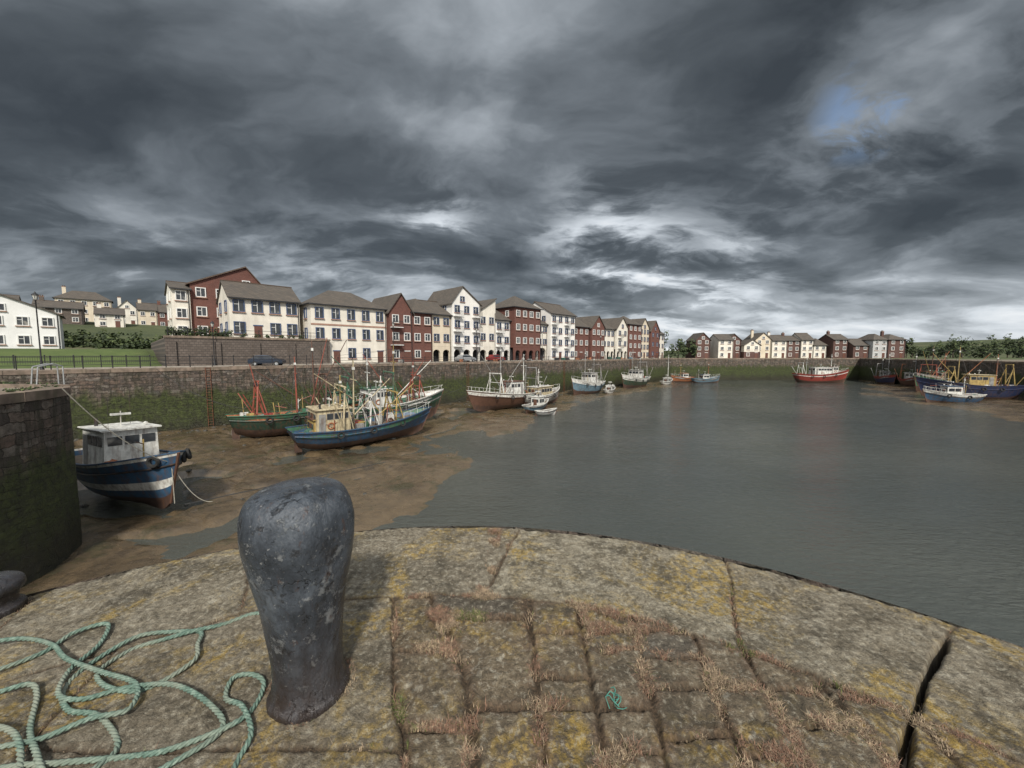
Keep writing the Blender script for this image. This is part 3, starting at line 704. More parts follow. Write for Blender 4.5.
    for f in range(floors):
        if f==0 and arcade: continue
        for i in range(cols):
            x=W*(i+.5)/cols; z=f*st+st*.32
            if f==0 and doors and i%3==1:
                wn.box(x-.5,x+.5,-.07,0,0,2.05,M_bf); wn.box(x-.62,x+.62,-.1,0,2.05,2.2,fm); continue
            window(wn,gl,x,z,winw,min(winh,st*.5),fm)
            if balc and f>=1 and i%2==0:
                bz=f*st+.15; wn.box(x-1.0,x+1.0,-1.0,0,bz-.12,bz,M_wf)
                for k in range(9): wn.box(x-1+.25*k-.02,x-1+.25*k+.02,-1.0,-.96,bz,bz+.95,M_black)
                wn.box(x-1.02,x+1.02,-1.02,-.95,bz+.95,bz+1.0,M_black)
        if left:
            nl=max(1,int(D/3.4))
            for i in range(nl): 
                if (i+f)%3!=2 or nl<3: window(wn,gl,D*(i+.5)/nl,f*st+st*.32,winw*.9,min(winh,st*.5),fm,'l',0)
    for k in range(chim):
        x=W*(.15 if k==0 else .85); yy=D/2
        wl.box(x-.45,x+.45,yy-.35,yy+.35,eave,ridge+1.0,wall); wl.box(x-.52,x+.52,yy-.42,yy+.42,ridge+1.0,ridge+1.12,M_sill)
        for j in(-.22,.22): wl.cyl((x+j,yy,ridge+1.12),(x+j,yy,ridge+1.5),.13,M_tile,n=8)
    wn.cyl((W-.2,-.1,0),(W-.2,-.1,eave-.1),.06,M_black,n=6)
    wl.obj('walls',e); rf.obj('roof',e); wn.obj('window_frames',e); gl.obj('window_glass',e)
    return e
rot45=math.radians(45)
Sb=( -31.3+57.7)*r2
def row(name,s0,s1,eave,ridge,q=8.6,**k):
    x,y=sq(Sb+s0,q); return building(name,(x,y,QZ+k.pop('dz',0)),rot45,s1-s0,k.pop('D',10),eave,ridge,**k)
row('white_terrace_house',1.5,13.7,9.3,12.2,q=8.9,roof='hip',floors=3,cols=5,D=9,left=True,winh=1.5,roofm=M_slate,band=M_sill)
row('red_brick_house',13.8,18.2,9.2,12.3,q=7.9,roof='front',wall=M_brick,fm=M_wf,floors=3,cols=2,balc=True)
row('red_brick_house',18.3,22.6,9.2,12.0,q=8.2,roof='hip',wall=M_brick,fm=M_wf,floors=3,cols=2,ridgepos=.4)
row('white_arcade_house',22.7,27.2,9.4,12.3,q=8.6,roof='side',arcade=True,cols=2,roofm=M_slate,wall=M_cream)
row('white_gabled_house',27.3,34.5,12.0,15.2,q=8.2,roof='front',arcade=True,floors=4,cols=3,balc=True,ridgepos=.35,wall=M_pale)
row('white_arcade_house',34.6,39.4,10.6,13.8,q=8.8,roof='mono',arcade=True,floors=3,cols=2)
row('white_arcade_house',39.5,44.2,9.4,12.3,q=9.0,roof='side',arcade=True,floors=3,cols=2,balc=True,wall=M_pale)
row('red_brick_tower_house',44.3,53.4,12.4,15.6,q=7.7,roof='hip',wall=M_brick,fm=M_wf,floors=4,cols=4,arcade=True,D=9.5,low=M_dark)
row('white_arcade_house',53.5,57.4,9.2,11.8,q=9.0,roof='side',arcade=True,cols=2)
row('white_gabled_house',57.5,68,12.0,15.2,q=7.9,roof='side',wall=M_pale,floors=4,cols=4,D=9,balc=True,ridgepos=.6)
row('red_brick_house',68.1,76,9.4,12.4,q=8.8,roof='side',wall=M_brick,fm=M_wf,floors=3,cols=3)
row('red_brick_house',76.1,83,9.4,12.8,q=8.0,roof='front',wall=M_brick,fm=M_wf,floors=3,cols=3)
row('white_arcade_house',83.1,90,9.4,12.0,q=8.8,roof='side',arcade=True,cols=3)
row('white_gabled_house',90.1,97,9.8,13.2,q=8.0,roof='front',arcade=True,cols=2,balc=True)
row('red_brick_tower_house',97.1,106,11.3,14.4,q=7.8,roof='hip',wall=M_brick,fm=M_wf,floors=4,cols=3,D=9)
row('white_gabled_house',106.1,113,10.5,14.0,q=8.4,roof='front',floors=4,cols=3,wall=M_cream)
row('red_brick_house',113.1,120,10.0,13.6,q=7.8,roof='front',wall=M_brick,floors=3,cols=2)
row('white_gabled_house',120.1,126,9.2,12.4,q=8.6,roof='side',floors=3,cols=2)
row('white_terrace_house',-8.2,.7,6.1,8.7,q=11.5,roof='side',floors=2,cols=4,dz=TZ-QZ,D=8.5,left=True,winh=1.5,winw=1.2,roofm=M_slate)
row('red_brick_house',-11.4,-1.6,8.6,12.0,q=20.5,roof='front',wall=M_brick,fm=M_wf,floors=3,cols=4,dz=TZ-QZ,D=10,ridgepos=.72,roofm=M_tile,chim=0)
row('white_gabled_house',-13.6,-11.5,7.6,9.0,q=20.0,roof='side',wall=M_white,fm=M_wf,floors=3,cols=1,dz=TZ-QZ,D=9,left=True)
M_bw=mat('bright_white_render',(.74,.74,.73),.8,.06,.5,dirt=.25,dirtcol=(.45,.44,.4))
x,y=-77.0,53.5
building('white_house',(x,y,hz(x,y)-.1),math.radians(47),9.6,8,5.6,8.2,roof='front',wall=M_bw,fm=M_wf,floors=2,cols=4,left=False,winh=1.2,ridgepos=.42,doors=False)
random.seed(3)
def town(x,y,W,e_,r_,wall,**k):
    building(k.pop('name','town_house'),(x,y,hz(x,y)-.2),math.radians(k.pop('rot',45)),W,8,e_,r_,wall=wall,fm=M_wf,floors=k.pop('floors',2),left=True,chim=k.pop('chim',2),**k)
town(-150,128,13,8.4,11.5,M_cream,name='cream_hotel',floors=3,roof='hip',chim=1)
tx,ty=-139,137
for i,wl_ in enumerate([M_white,M_cream,M_brick,M_white,M_brick,M_cream,M_brick,M_white]):
    town(tx,ty,5.2,6.2+.3*(i%2),9.2,wl_,cols=2,roof='side' if i%3 else 'front',chim=1); tx+=5.25*r2; ty+=5.25*r2
town(-172,118,9,6,9,M_cream,chim=2); town(-160,116,8,5.6,8.2,M_grey,chim=1); town(-128,104,9,4.5,6.5,M_stone,chim=1); town(-118,110,6,4,6,M_white,chim=1)
random.seed(11)
x=70.0; wl_opts=[M_brick,M_white,M_brick,M_white,M_cream,M_white,M_brick,M_white,M_white,M_brick,M_brick,M_grey]
k=0
M_dbrick=brick_mat('dark_brick',(.12,.055,.045),(.09,.045,.038),(.1,.07,.06))
while x<150:
    W_=random.uniform(4.6,6.6); wl_=wl_opts[k%len(wl_opts)]; wl_=M_dbrick if wl_==M_brick else wl_
    h_=random.choice([5.6,7.6,7.9,7.6])-.5
    building('quayside_house',(x,151+random.uniform(-1.5,2.5)+4*math.sin(x*.07),QZ),0,W_,8,h_,h_+random.uniform(1.9,2.8),roof=random.choice(['side','front','side','hip']),wall=wl_,fm=M_wf,floors=3 if h_>5.5 else 2,cols=2,left=False,chim=random.choice([0,1]),band=None,low=M_dbrick if k%3==0 else None)
    x+=W_+(.05 if k%4 else random.uniform(1,3.5)); k+=1
random.seed(5)

# ------------------------------------------------------------ foliage
M_lf=[mat('leaf_dark',(.022,.036,.012),.8,.3,2),mat('leaf_mid',(.036,.056,.016),.8,.3,2),mat('leaf_light',(.065,.088,.026),.8,.3,2)]
M_trunk=mat('tree_bark',(.07,.055,.04),.9,.3,4)
def foliage(name,blobs,n,size,trunks=False):
    M=MB()
    for (x,y,z,rx,ry,rz) in blobs:
        if trunks:
            base=z-rz*1.5; M.cyl((x,y,base),(x,y,z),.22,M_trunk,r1=.1,n=7)
            for k in range(5):
                a=random.uniform(0,6.28); M.cyl((x,y,z-rz*random.uniform(.3,1)),(x+rx*.7*math.cos(a),y+ry*.7*math.sin(a),z+rz*random.uniform(0,.5)),.08,M_trunk,r1=.02,n=5)
        sub=[(random.gauss(0,.45),random.gauss(0,.45),random.gauss(0,.4),random.uniform(.25,.5),random.randrange(3)) for _ in range(14)]
        for _ in range(n):
            s_=random.choice(sub); v=Vector((random.gauss(0,1),random.gauss(0,1),random.gauss(0,1))).normalized()*s_[3]*random.uniform(.6,1.05)
            c=Vector((x+(s_[0]+v.x)*rx,y+(s_[1]+v.y)*ry,z+(s_[2]+v.z)*rz))
            a=Vector((random.gauss(0,1),random.gauss(0,1),random.gauss(0,1))).normalized(); b_=a.orthogonal().normalized(); q=size*random.uniform(.5,1.2)
            mi=2 if v.z>.12 and random.random()<.6 else (1 if random.random()<.5 else 0)
            M.add([c-a*q-b_*q*.5,c+a*q-b_*q*.6,c+a*q*.8+b_*q*.6,c-a*q*.7+b_*q*.5],[(0,1,2,3)],M_lf[mi])
    return M.obj(name)
bl=[]
for k in range(40):
    u=k/39; x=-96+u*40; y=76+u*14+random.uniform(-3,3); bl.append((x,y,hz(x,y)+.9,2.2,2.2,random.uniform(1.1,2.6)))
foliage('shrubs',bl,170,.28)
bl=[]
for k in range(12):
    x,y=sq(s_a+.6+k*.55,9.4+random.uniform(0,.8)); bl.append((x,y,TZ+.6,.6,.6,.75))
foliage('hedge',bl,200,.10)
bl=[]
for k in range(6):
    x,y=sq(s_a+8+k*1.6+random.uniform(-.4,.4),9.8); bl.append((x,y,TZ+.4,.55,.5,.5))
foliage('garden_shrubs',bl,130,.09)
bl=[]
for k in range(26):
    i=random.randrange(3,9); a=Vector(outl[i]).lerp(Vector(outl[i+1]),random.random()); bl.append((a.x-.25-random.random()*.5,a.y-random.random()*.3,QZ+.17,.16,.16,.10))
foliage('weeds',bl,40,.035)
bl=[(x_,y_,QZ+4.0+dz,3.2,3,3.4+dz) for x_,y_,dz in[(62,144,.2),(66,147,-.5),(58,150,.8),(70,158,-.6)]]
foliage('distant_trees',bl,500,.42,True)
bl=[]
for k in range(24):
    x=155+k*2.7+random.uniform(-1,1); y=150+random.uniform(-5,10)+k*.3; h=random.uniform(1.8,4.6)
    bl.append((x,y,QZ+h*1.15,random.uniform(2.2,3.6),2.5,h))
foliage('distant_trees',bl,300,.45,True)

# ------------------------------------------------------------ railings, lamps, car
def railing(name,s0,s1,q,h=1.1,z=QZ,post=2.0,bars=3,bal=False):
    M=MB(); n=int((s1-s0)/post)
    for i in range(n+1):
        x,y=sq(s0+i*post,q); M.cyl((x,y,z-.05),(x,y,z+h+.04),.045,M_black,n=6); ico(M,(x,y,z+h+.08),.07,M_black,1)
    for b_ in range(bars):
        zz=z+h*(1-b_/bars); a=sq(s0,q); c=sq(s0+n*post,q); M.cyl((a[0],a[1],zz),(c[0],c[1],zz),.028,M_black,n=5)
    if bal:
        m_=int((s1-s0)/.16)
        for i in range(m_):
            x,y=sq(s0+i*.16,q); M.cyl((x,y,z+h*.33),(x,y,z+h),.011,M_black,n=4,caps=False)
    return M.obj(name)
railing('quay_railing',-45,19,1.3,1.15,QZ+.16)
railing('quay_railing',21,128,1.0,1.05,QZ+.0)
railing('lawn_railing',-50,2.5,8.3,1.25,QZ+.12,2.0,2,True)
railing('terrace_railing',s_a+.3,22.2,8.3,.9,TZ+.25,1.9,2)
def lamp(x,y,z,h):
    e=empty('street_lamp',(x,y,z)); M=MB()
    M.lathe((0,0,0),[(.16,0),(.16,.25),(.11,.35),(.09,.9),(.055,1.1),(.045,h-.75),(.08,h-.7),(.05,h-.62)],M_black,12)
    M.box(-.28,.28,-.02,.02,h-1.0,h-.96,M_black)
    M.obj('post',e,True); L=MB()
    L.lathe((0,0,0),[(.10,h-.62),(.20,h-.2)],mat('lamp_glass',(.55,.55,.5),.2,.05),6)
    T=MB(); T.lathe((0,0,0),[(.25,h-.2),(.22,h-.14),(.08,h-.02),(.03,h+.1),(.001,h+.14)],M_black,12)
    for i in range(6):
        a=math.pi*i/3; T.cyl((.10*math.cos(a),.10*math.sin(a),h-.62),(.205*math.cos(a),.205*math.sin(a),h-.2),.014,M_black,n=4)
    L.obj('lantern',e); T.obj('lantern_cap',e)
lamp(*sq(-5.6,1.9),QZ,7.2)
for s_ in(30,47,66,90): lamp(*sq(s_,2.0),QZ,6.6)
lamp(*sq(8,7.6),QZ+.1,5.6)
def car(x,y,rot,col,nm):
    e=empty('parked_car',(x,y,QZ+.004),rot); M=MB()
    m_=mat('car_paint_'+nm,col,.25,.05); m_.node_tree.nodes['Principled BSDF'].inputs['Metallic'].default_value=.3
    side=[(-2.0,.35),(-2.05,.75),(-1.95,.95),(-1.6,1.0),(-1.15,1.42),(-.2,1.47),(.55,1.35),(1.05,.98),(1.8,.85),(2.02,.65),(2.0,.35)]
    n=len(side); vs=[]
    for yy in(-.85,.85):
        for (a,z) in side:
            k=.16*max(0,(z-.95)/.5); vs.append((a,yy*(1-k),z))
    fs=[tuple(range(n-1,-1,-1)),tuple(range(n,2*n))]+[(i,(i+1)%n,n+(i+1)%n,n+i) for i in range(n)]
    M.add(vs,fs,m_); M.obj('body',e)
    G_=MB()
    for yy in(-1,1):
        G_.add([(-1.45,yy*.845,1.0),(.9,yy*.845,1.0),(.48,yy*.765,1.30),(-1.1,yy*.755,1.36)],[(0,1,2,3)],M_glass)
    G_.add([(1.0,-.7,1.03),(1.0,.7,1.03),(.60,.62,1.34),(.60,-.62,1.34)],[(0,1,2,3)],M_glass); G_.obj('windows',e)
    K=MB(); mt=mat('tyre_rubber',(.02,.02,.02),.8,.2)
    for a in(-1.25,1.3):
        for yy in(-.86,.86):
            K.cyl((a,yy-.1*np.sign(yy),.32),(a,yy+.02*np.sign(yy),.32),.32,mt,n=18); K.cyl((a,yy,.32),(a,yy+.03*np.sign(yy),.32),.19,M_steel,n=12)
    K.obj('wheels',e)
car(*sq(13.4,5.4),math.radians(15),(.03,.04,.06),'navy')
car(*sq(47,5.4),rot45,(.35,.36,.37),'silver'); car(*sq(55,5.4),rot45,(.25,.03,.03),'red')

def ladder(x,y,nx,ny,top=True,z0=.5):
    M=MB(); tx,ty=-ny,nx
    for s_ in(-.22,.22):
        M.cyl((x+nx*.12+tx*s_,y+ny*.12+ty*s_,z0),(x+nx*.12+tx*s_,y+ny*.12+ty*s_,QZ+.1),.03,M_rust,n=5)
        if top: M.tube([(x+nx*.12+tx*s_,y+ny*.12+ty*s_,QZ+.1),(x+nx*.12+tx*s_,y+ny*.12+ty*s_,QZ+1.0),(x-nx*.2+tx*s_,y-ny*.2+ty*s_,QZ+1.15),(x-nx*.7+tx*s_,y-ny*.7+ty*s_,QZ+1.0),(x-nx*.8+tx*s_,y-ny*.8+ty*s_,QZ+.05)],.028,M_steel,6)
    z=z0
    while z<QZ: M.cyl((x+nx*.12-tx*.22,y+ny*.12-ty*.22,z),(x+nx*.12+tx*.22,y+ny*.12+ty*.22,z),.018,M_rust,n=5); z+=.3
    M.obj('quay_ladder')
ladder(-22.0,18.6,.3,.95)
for X_ in(-34,-8,12,34): ladder(X_,X_+77,r2,-r2,False)

# ------------------------------------------------------------ boats
def paint(nm,c,dirt=.5): return mat('paint_'+nm,c,.5,.2,2.5,dirt=dirt,dirtcol=(.11,.058,.034),bump=.25)
P_blue=paint('blue',(.035,.09,.165),.65); P_dblue=paint('dark_blue',(.022,.035,.09)); P_white=paint('white',(.66,.66,.62),.55); P_green=paint('green',(.045,.14,.085),.7); P_dgreen=paint('dark_green',(.022,.056,.037),.8)
P_red=paint('red',(.28,.045,.035),.65); P_brown=paint('brown',(.11,.055,.038),.9); P_cream=paint('cream',(.50,.43,.28),.7); P_orange=paint('orange',(.34,.13,.058),.75); P_black=paint('black',(.025,.025,.027)); P_grey=paint('grey',(.28,.28,.27),.75); P_yel=paint('yellow',(.40,.29,.10),.75); P_lb=paint('light_blue',(.13,.22,.28),.65); P_bottom=paint('antifoul',(.070,.042,.033),.9); P_ered=paint('faded_red',(.28,.07,.045),.55)
M_deck=mat('deck_wood',(.14,.11,.08),.85,.3,3); M_net=mat('fishing_net',(.05,.12,.09),.95,.5,12,bump=.8); M_rig=mat('rigging_wire',(.04,.04,.04),.6,.1)
M_tyre=mat('tyre_rubber',(.02,.02,.02),.8,.2)
def boat(name,x,y,z,head,L,B,D,bands,wh=None,masts=(),gant=None,booms=(),tyres=0,bw=.55,roll=0,pitch=0,inner=None,clutter=True,rail=True,stern='round',junk=1.5):
    e=empty(name,(x,y,z),head,roll,pitch); hull=MB(); N=30; vr=[0,.06,.14,.22,.30,.38,.46,.54,.62,.70,.78,.86,.94,1.0]
    def half(u):
        b_=1.0
        if u<.3: b_*= 1-(.38 if stern=='round' else .15)*((.3-u)/.3)**2.2
        if u>.55: b_*= max(0,1-((u-.55)/.45)**2.4)
        return B/2*b_
    def sheer(u): return D*(1+.46*max(0,(u-.35)/.65)**1.8+.08*max(0,(.3-u)/.3)**1.5)
    def keel(u): return D*(.30*max(0,(.16-u)/.16)**1.6)+ D*.22*max(0,(u-.88)/.12)**2
    def pt(u,v,sg):
        zz=keel(u)+(sheer(u)-keel(u))*v
        p_=.36+.9*max(0,(u-.45)/.55)**1.6+.25*max(0,(.3-u)/.3)
        f=v**p_ if v>0 else 0
        if u>.6: f=f*(1-.18*(u-.6)/.4*(1-v))
        yy=max(half(u)*f,.05 if v<.3 else .02)
        xx=(u-.5)*L+ .10*L*v*max(0,(u-.6)/.4)**2 -.05*L*v*max(0,(.15-u)/.15)
        return (xx,sg*yy,zz)
    us=[i/N for i in range(N+1)]; k=len(vr)
    def bm(j):
        vm=(vr[j]+vr[j+1])/2
        for vmax,mq in bands:
            if vm<vmax: return mq
        return bands[-1][1]
    for sg in(1,-1):
        vs=[pt(u,v,sg) for u in us for v in vr]
        for j in range(k-1):
            fs=[]
            for i in range(N):
                q=(i*k+j,(i+1)*k+j,(i+1)*k+j+1,i*k+j+1); fs.append(q if sg<0 else q[::-1])
            hull.add([vs[a] for f in fs for a in f],[tuple(range(4*n_,4*n_+4)) for n_ in range(len(fs))],bm(j))
    for j in range(k-1):
        hull.add([pt(0,vr[j],-1),pt(0,vr[j],1),pt(0,vr[j+1],1),pt(0,vr[j+1],-1)],[(0,3,2,1)],bm(j))
    inner=inner or P_grey
    ds=MB(); dl=[];
    for u in us:
        h=half(u)*.93; xx=(u-.5)*L+.06*L*max(0,(u-.6)/.4)**2; dl.append((xx,max(.02,h-.04),sheer(u)-bw,sheer(u),(u-.5)*L+.10*L*max(0,(u-.6)/.4)**2-.05*L*max(0,(.15-u)/.15),half(u)))
    for i in range(N):
        a,c=dl[i],dl[i+1]
        ds.add([(a[0],-a[1],a[2]),(c[0],-c[1],c[2]),(c[0],c[1],c[2]),(a[0],a[1],a[2])],[(0,1,2,3)],M_deck)
        for sg in(1,-1):
            ds.add([(a[0],sg*a[1],a[2]),(c[0],sg*c[1],c[2]),(c[4],sg*(c[5]-.07 if c[5]>.1 else 0),c[3]),(a[4],sg*(a[5]-.07),a[3])],[(0,1,2,3)],inner)
            o=.05; A=(a[4],sg*(a[5]+o)); C=(c[4],sg*(c[5]+o)); A2=(a[4],sg*(a[5]-.10)); C2=(c[4],sg*(max(0,c[5]-.10)))
            P=[(A[0],A[1],a[3]),(C[0],C[1],c[3]),(C2[0],C2[1],c[3]),(A2[0],A2[1],a[3])]
            ds.hexa([(p_[0],p_[1],p_[2]-.02) for p_ in P]+[(p_[0],p_[1],p_[2]+.06) for p_ in P],bands[-1][1] if len(bands)<4 else bands[3][1])
            p1=pt(us[i],.78,sg);p2=pt(us[i+1],.78,sg)
            ds.cyl((p1[0],p1[1]+sg*.03,p1[2]),(p2[0],p2[1]+sg*.03,p2[2]),.055,P_black if L<10 else bands[1][1],n=5)
    for j in range(k-1):
        p1=pt(1,vr[j],0);p2=pt(1,vr[j+1],0); ds.cyl(p1,p2,.075,P_brown,n=6)
    ds.box(-L/2-.25,-L/2+.35,-.04,.04,.05,D*.5,P_bottom)
    hm=hull.obj('hull',e,False)
    bmm=bmesh.new(); bmm.from_mesh(hm.data); bmesh.ops.remove_doubles(bmm,verts=bmm.verts,dist=.004); bmm.to_mesh(hm.data); bmm.free()
    for p_ in hm.data.polygons: p_.use_smooth=abs(p_.normal.x)<.97
    ds.obj('deck',e)
    dz=lambda u: sheer(u)-bw
    if wh:
        for (u,l,wd,h,mw,mr) in wh:
            M=MB(); x0=(u-.5)*L; z0=dz(u)-.1; z1=z0+h; ti=.06
            M.hexa([(x0-l/2,-wd/2,z0),(x0+l/2,-wd/2,z0),(x0+l/2,wd/2,z0),(x0-l/2,wd/2,z0),(x0-l/2,-wd/2+ti,z1),(x0+l/2-.12,-wd/2+ti,z1),(x0+l/2-.12,wd/2-ti,z1),(x0-l/2,wd/2-ti,z1)],mw)
            M.box(x0-l/2-.12,x0+l/2+.12,-wd/2-.08,wd/2+.08,z1,z1+.09,mr)
            M.cyl((x0-l/2-.12,-wd/2-.08,z1+.05),(x0+l/2+.12,-wd/2-.08,z1+.05),.05,mw,n=6)
            wz=z1-.85; wh_=.5
            nfr=3
            for i in range(nfr):
                yy=(-wd/2+.12)+(wd-.24)*(i+.5)/nfr; hw=(wd-.24)/nfr/2-.07
                fx_=x0+l/2-.085; M.box(fx_,fx_+.04,yy-hw,yy+hw,wz,wz+wh_,M_glass)
                M.box(x0-l/2-.02,x0-l/2+.02,yy-hw,yy+hw,wz,wz+wh_,M_glass) if i!=1 else M.box(x0-l/2-.03,x0-l/2+.02,yy-.3,yy+.3,z0+.15,wz+wh_,P_brown)
            ns=max(2,int(l/.75))
            for i in range(ns):
                xx=x0-l/2+.15+(l-.35)*(i+.5)/ns; hw=(l-.3)/ns/2-.09
                for sg in(1,-1):
                    if i==0 and ns>2: M.box(xx-.28,xx+.28,sg*(wd/2-.02)-.02,sg*(wd/2-.02)+.02,z0+.15,wz+wh_,P_grey)
                    else:
                        M.box(xx-hw-.04,xx+hw+.04,sg*(wd/2-.035)-.02,sg*(wd/2-.035)+.02,wz-.04,wz+wh_+.04,P_grey); M.box(xx-hw,xx+hw,sg*(wd/2-.02)-.02,sg*(wd/2-.02)+.02,wz,wz+wh_,M_glass)
            M.cyl((x0,0,z1+.09),(x0,0,z1+1.0),.03,P_white,n=6); M.box(x0-.08,x0+.08,-.45,.45,z1+.75,z1+.87,P_white)
            M.cyl((x0-.3*l,.3*wd,z1+.09),(x0-.3*l,.3*wd,z1+2.4),.012,P_black,n=4); M.cyl((x0+.2*l,-.3*wd,z1+.09),(x0+.2*l,-.3*wd,z1+1.8),.012,P_black,n=4)
            for yy in(-.35,.35): M.cyl((x0+.25*l,yy*wd,z1+.22),(x0+.25*l+.12,yy*wd,z1+.22),.1,P_white,n=8)
            M.cyl((x0-l*.35,-wd*.3,z1),(x0-l*.35,-wd*.3,z1+.55),.09,P_black,n=8)
            if L>10: M.torus((x0-l*.1,-wd/2-.02,z0+h*.42),(0,1,0),.27,.06,P_orange,12,6)
            M.obj('wheelhouse',e)
    rg=MB(); gm=MB()
    for (u,h,mm) in masts:
        x0=(u-.5)*L; z0=dz(u); gm.cyl((x0,0,z0),(x0,0,z0+h),.10,mm,r1=.05,n=8); gm.cyl((x0,-.7,z0+h*.72),(x0,.7,z0+h*.72),.045,mm,n=6)
        gm.cyl((x0-.1,0,z0+h),(x0-.1,0,z0+h+.9),.018,P_black,n=4); gm.box(x0-.1,x0+.1,-.1,.1,z0+h*.86,z0+h*.9,P_white)
        bowp=Vector(pt(.99,1,0)); rg.cyl((x0,0,z0+h*.97),bowp,.018,M_rig,n=4,caps=False); rg.cyl((x0,0,z0+h*.95),(-L*.48,0,sheer(.02)),.018,M_rig,n=4,caps=False)
        for sg in(1,-1):
            for du in(-.08,.06): rg.cyl((x0,0,z0+h*.9),((u+du-.5)*L,sg*half(min(.98,max(.02,u+du)))*.97,sheer(u+du)),.017,M_rig,n=4,caps=False)
    if gant:
        for (u,h,mm) in gant:
            x0=(u-.5)*L; w_=half(u)*.78; z0=dz(u)
            for sg in(1,-1):
                gm.cyl((x0-.35,sg*w_,z0),(x0,sg*w_*.72,z0+h),.085,mm,n=8); gm.cyl((x0+.7,sg*w_,z0),(x0,sg*w_*.76,z0+h*.8),.06,mm,n=6)
                gm.torus((x0-.1,sg*w_*.72,z0+h-.35),(1,.2,0),.16,.05,P_black,10,5)
                gm.cyl((x0-.2,sg*(w_+.1),z0+.3),(x0-1.4,sg*(half(u)+.35),z0+h*.7),.05,mm,n=6)
            gm.cyl((x0,-w_*.8,z0+h),(x0,w_*.8,z0+h),.09,mm,n=8); gm.cyl((x0-.1,-w_*.8,z0+h*.6),(x0-.1,w_*.8,z0+h*.6),.05,mm,n=6)
    for (u1,z1_,u2,z2_,yy,mm) in booms:
        p1=((u1-.5)*L,0,dz(u1)+z1_); p2=((u2-.5)*L,yy,dz(u2)+z2_); gm.cyl(p1,p2,.065,mm,r1=.04,n=7)
        if masts:
            x0=(masts[0][0]-.5)*L; rg.cyl(p2,(x0,0,dz(masts[0][0])+masts[0][1]*.93),.015,M_rig,n=4,caps=False)
            rg.cyl(p2,(p2[0],p2[1]*.9,p2[2]-1.4),.011,M_rig,n=4,caps=False)
    if clutter:
        x0=-.02*L; z0=dz(.48); ws=min(1,L/11)
        for sg in(1,-1): gm.cyl((x0,sg*.15,z0+.45*ws),(x0,sg*.7,z0+.45*ws),.28*ws,P_brown,n=12); gm.cyl((x0,sg*.72,z0+.45*ws),(x0,sg*.76,z0+.45*ws),.42*ws,P_green if L>10 else P_grey,n=12)
        gm.box(x0-.3,x0+.3,-.9,.9,z0,z0+.18,P_grey)
        for k_ in range(int(L*junk)):
            u=random.uniform(.05,.8); yy=random.uniform(-.75,.75)*half(u)
            r_=random.uniform(.18,.45)
            q_=random.random()
            if q_<.45: ico(gm,((u-.5)*L,yy,dz(u)+r_*.6),r_,random.choice([M_net,M_net,P_orange,P_brown]),.9)
            elif q_<.7:
                x1=(u-.5)*L; gm.box(x1-.35,x1+.35,yy-.22,yy+.22,dz(u),dz(u)+random.choice([.25,.5,.75]),random.choice([P_yel,P_lb,P_grey,P_white,P_red]))
            else:
                x1=(u-.5)*L; hh=random.uniform(.8,2.6); gm.cyl((x1,yy,dz(u)),(x1+random.uniform(-.2,.2),yy,dz(u)+hh),.04,random.choice([P_grey,P_yel,P_white,P_brown,P_ered]),n=6); gm.cyl((x1,yy,dz(u)+hh*.8),(x1+random.uniform(.3,1.6),yy+random.uniform(-.6,.6),dz(u)+hh*random.uniform(.5,1.1)),.03,random.choice([P_brown,P_white,P_ered]),n=5)
        if rail:
            for u in(.74,.80,.86,.92,.97):
                for sg in(1,-1):
                    p_=pt(u,1,sg); gm.cyl((p_[0],p_[1]*.96,p_[2]),(p_[0],p_[1]*.96,p_[2]+.6),.02,P_white,n=5)
                    q_=pt(min(.985,u+.06),1,sg) if u<.97 else pt(.99,1,-sg)
                    gm.cyl((p_[0],p_[1]*.96,p_[2]+.6),(q_[0],q_[1]*.96,q_[2]+.6),.02,P_white,n=5)
    for i in range(tyres):
        u=.12+.74*(i+.5)/tyres
        for sg in(1,-1):
            p_=pt(u,.80,sg); gm.torus((p_[0],p_[1]+sg*.12,p_[2]),(0,1,.15*sg),.26,.09,M_tyre,12,6)
            rg.cyl((p_[0],p_[1]+sg*.12,p_[2]+.2),(p_[0],p_[1]*.98,sheer(u)),.012,M_rig,n=4,caps=False)
    if len(gm.v): gm.obj('deck_gear',e)
    if len(rg.v): rg.obj('rigging',e)
    return e,pt
rd=math.radians
bA,ptA=boat('blue_fishing_boat',-23.0,22.6,.35,rd(-26),9.6,4.0,2.35,[(.22,P_bottom),(.42,P_blue),(.56,P_white),(.70,P_blue),(.94,P_blue),(2,P_white)],
     wh=[(.40,3.0,2.5,2.3,P_white,P_white)],tyres=0,bw=.35,clutter=True,inner=P_white,rail=False,roll=rd(-2),junk=.8)
TB_=MB(); p_=ptA(.93,.90,-1); TB_.torus((p_[0],p_[1]-.1,p_[2]),(.6,-1,0),.24,.1,M_tyre); p_=ptA(.93,.90,1); TB_.torus((p_[0],p_[1]+.1,p_[2]),(.6,1,0),.24,.1,M_tyre); TB_.torus((p_[0]-.1,p_[1]+.35,p_[2]+.12),(.6,1,.3),.24,.1,M_tyre); TB_.obj('tyre_fender',bA)
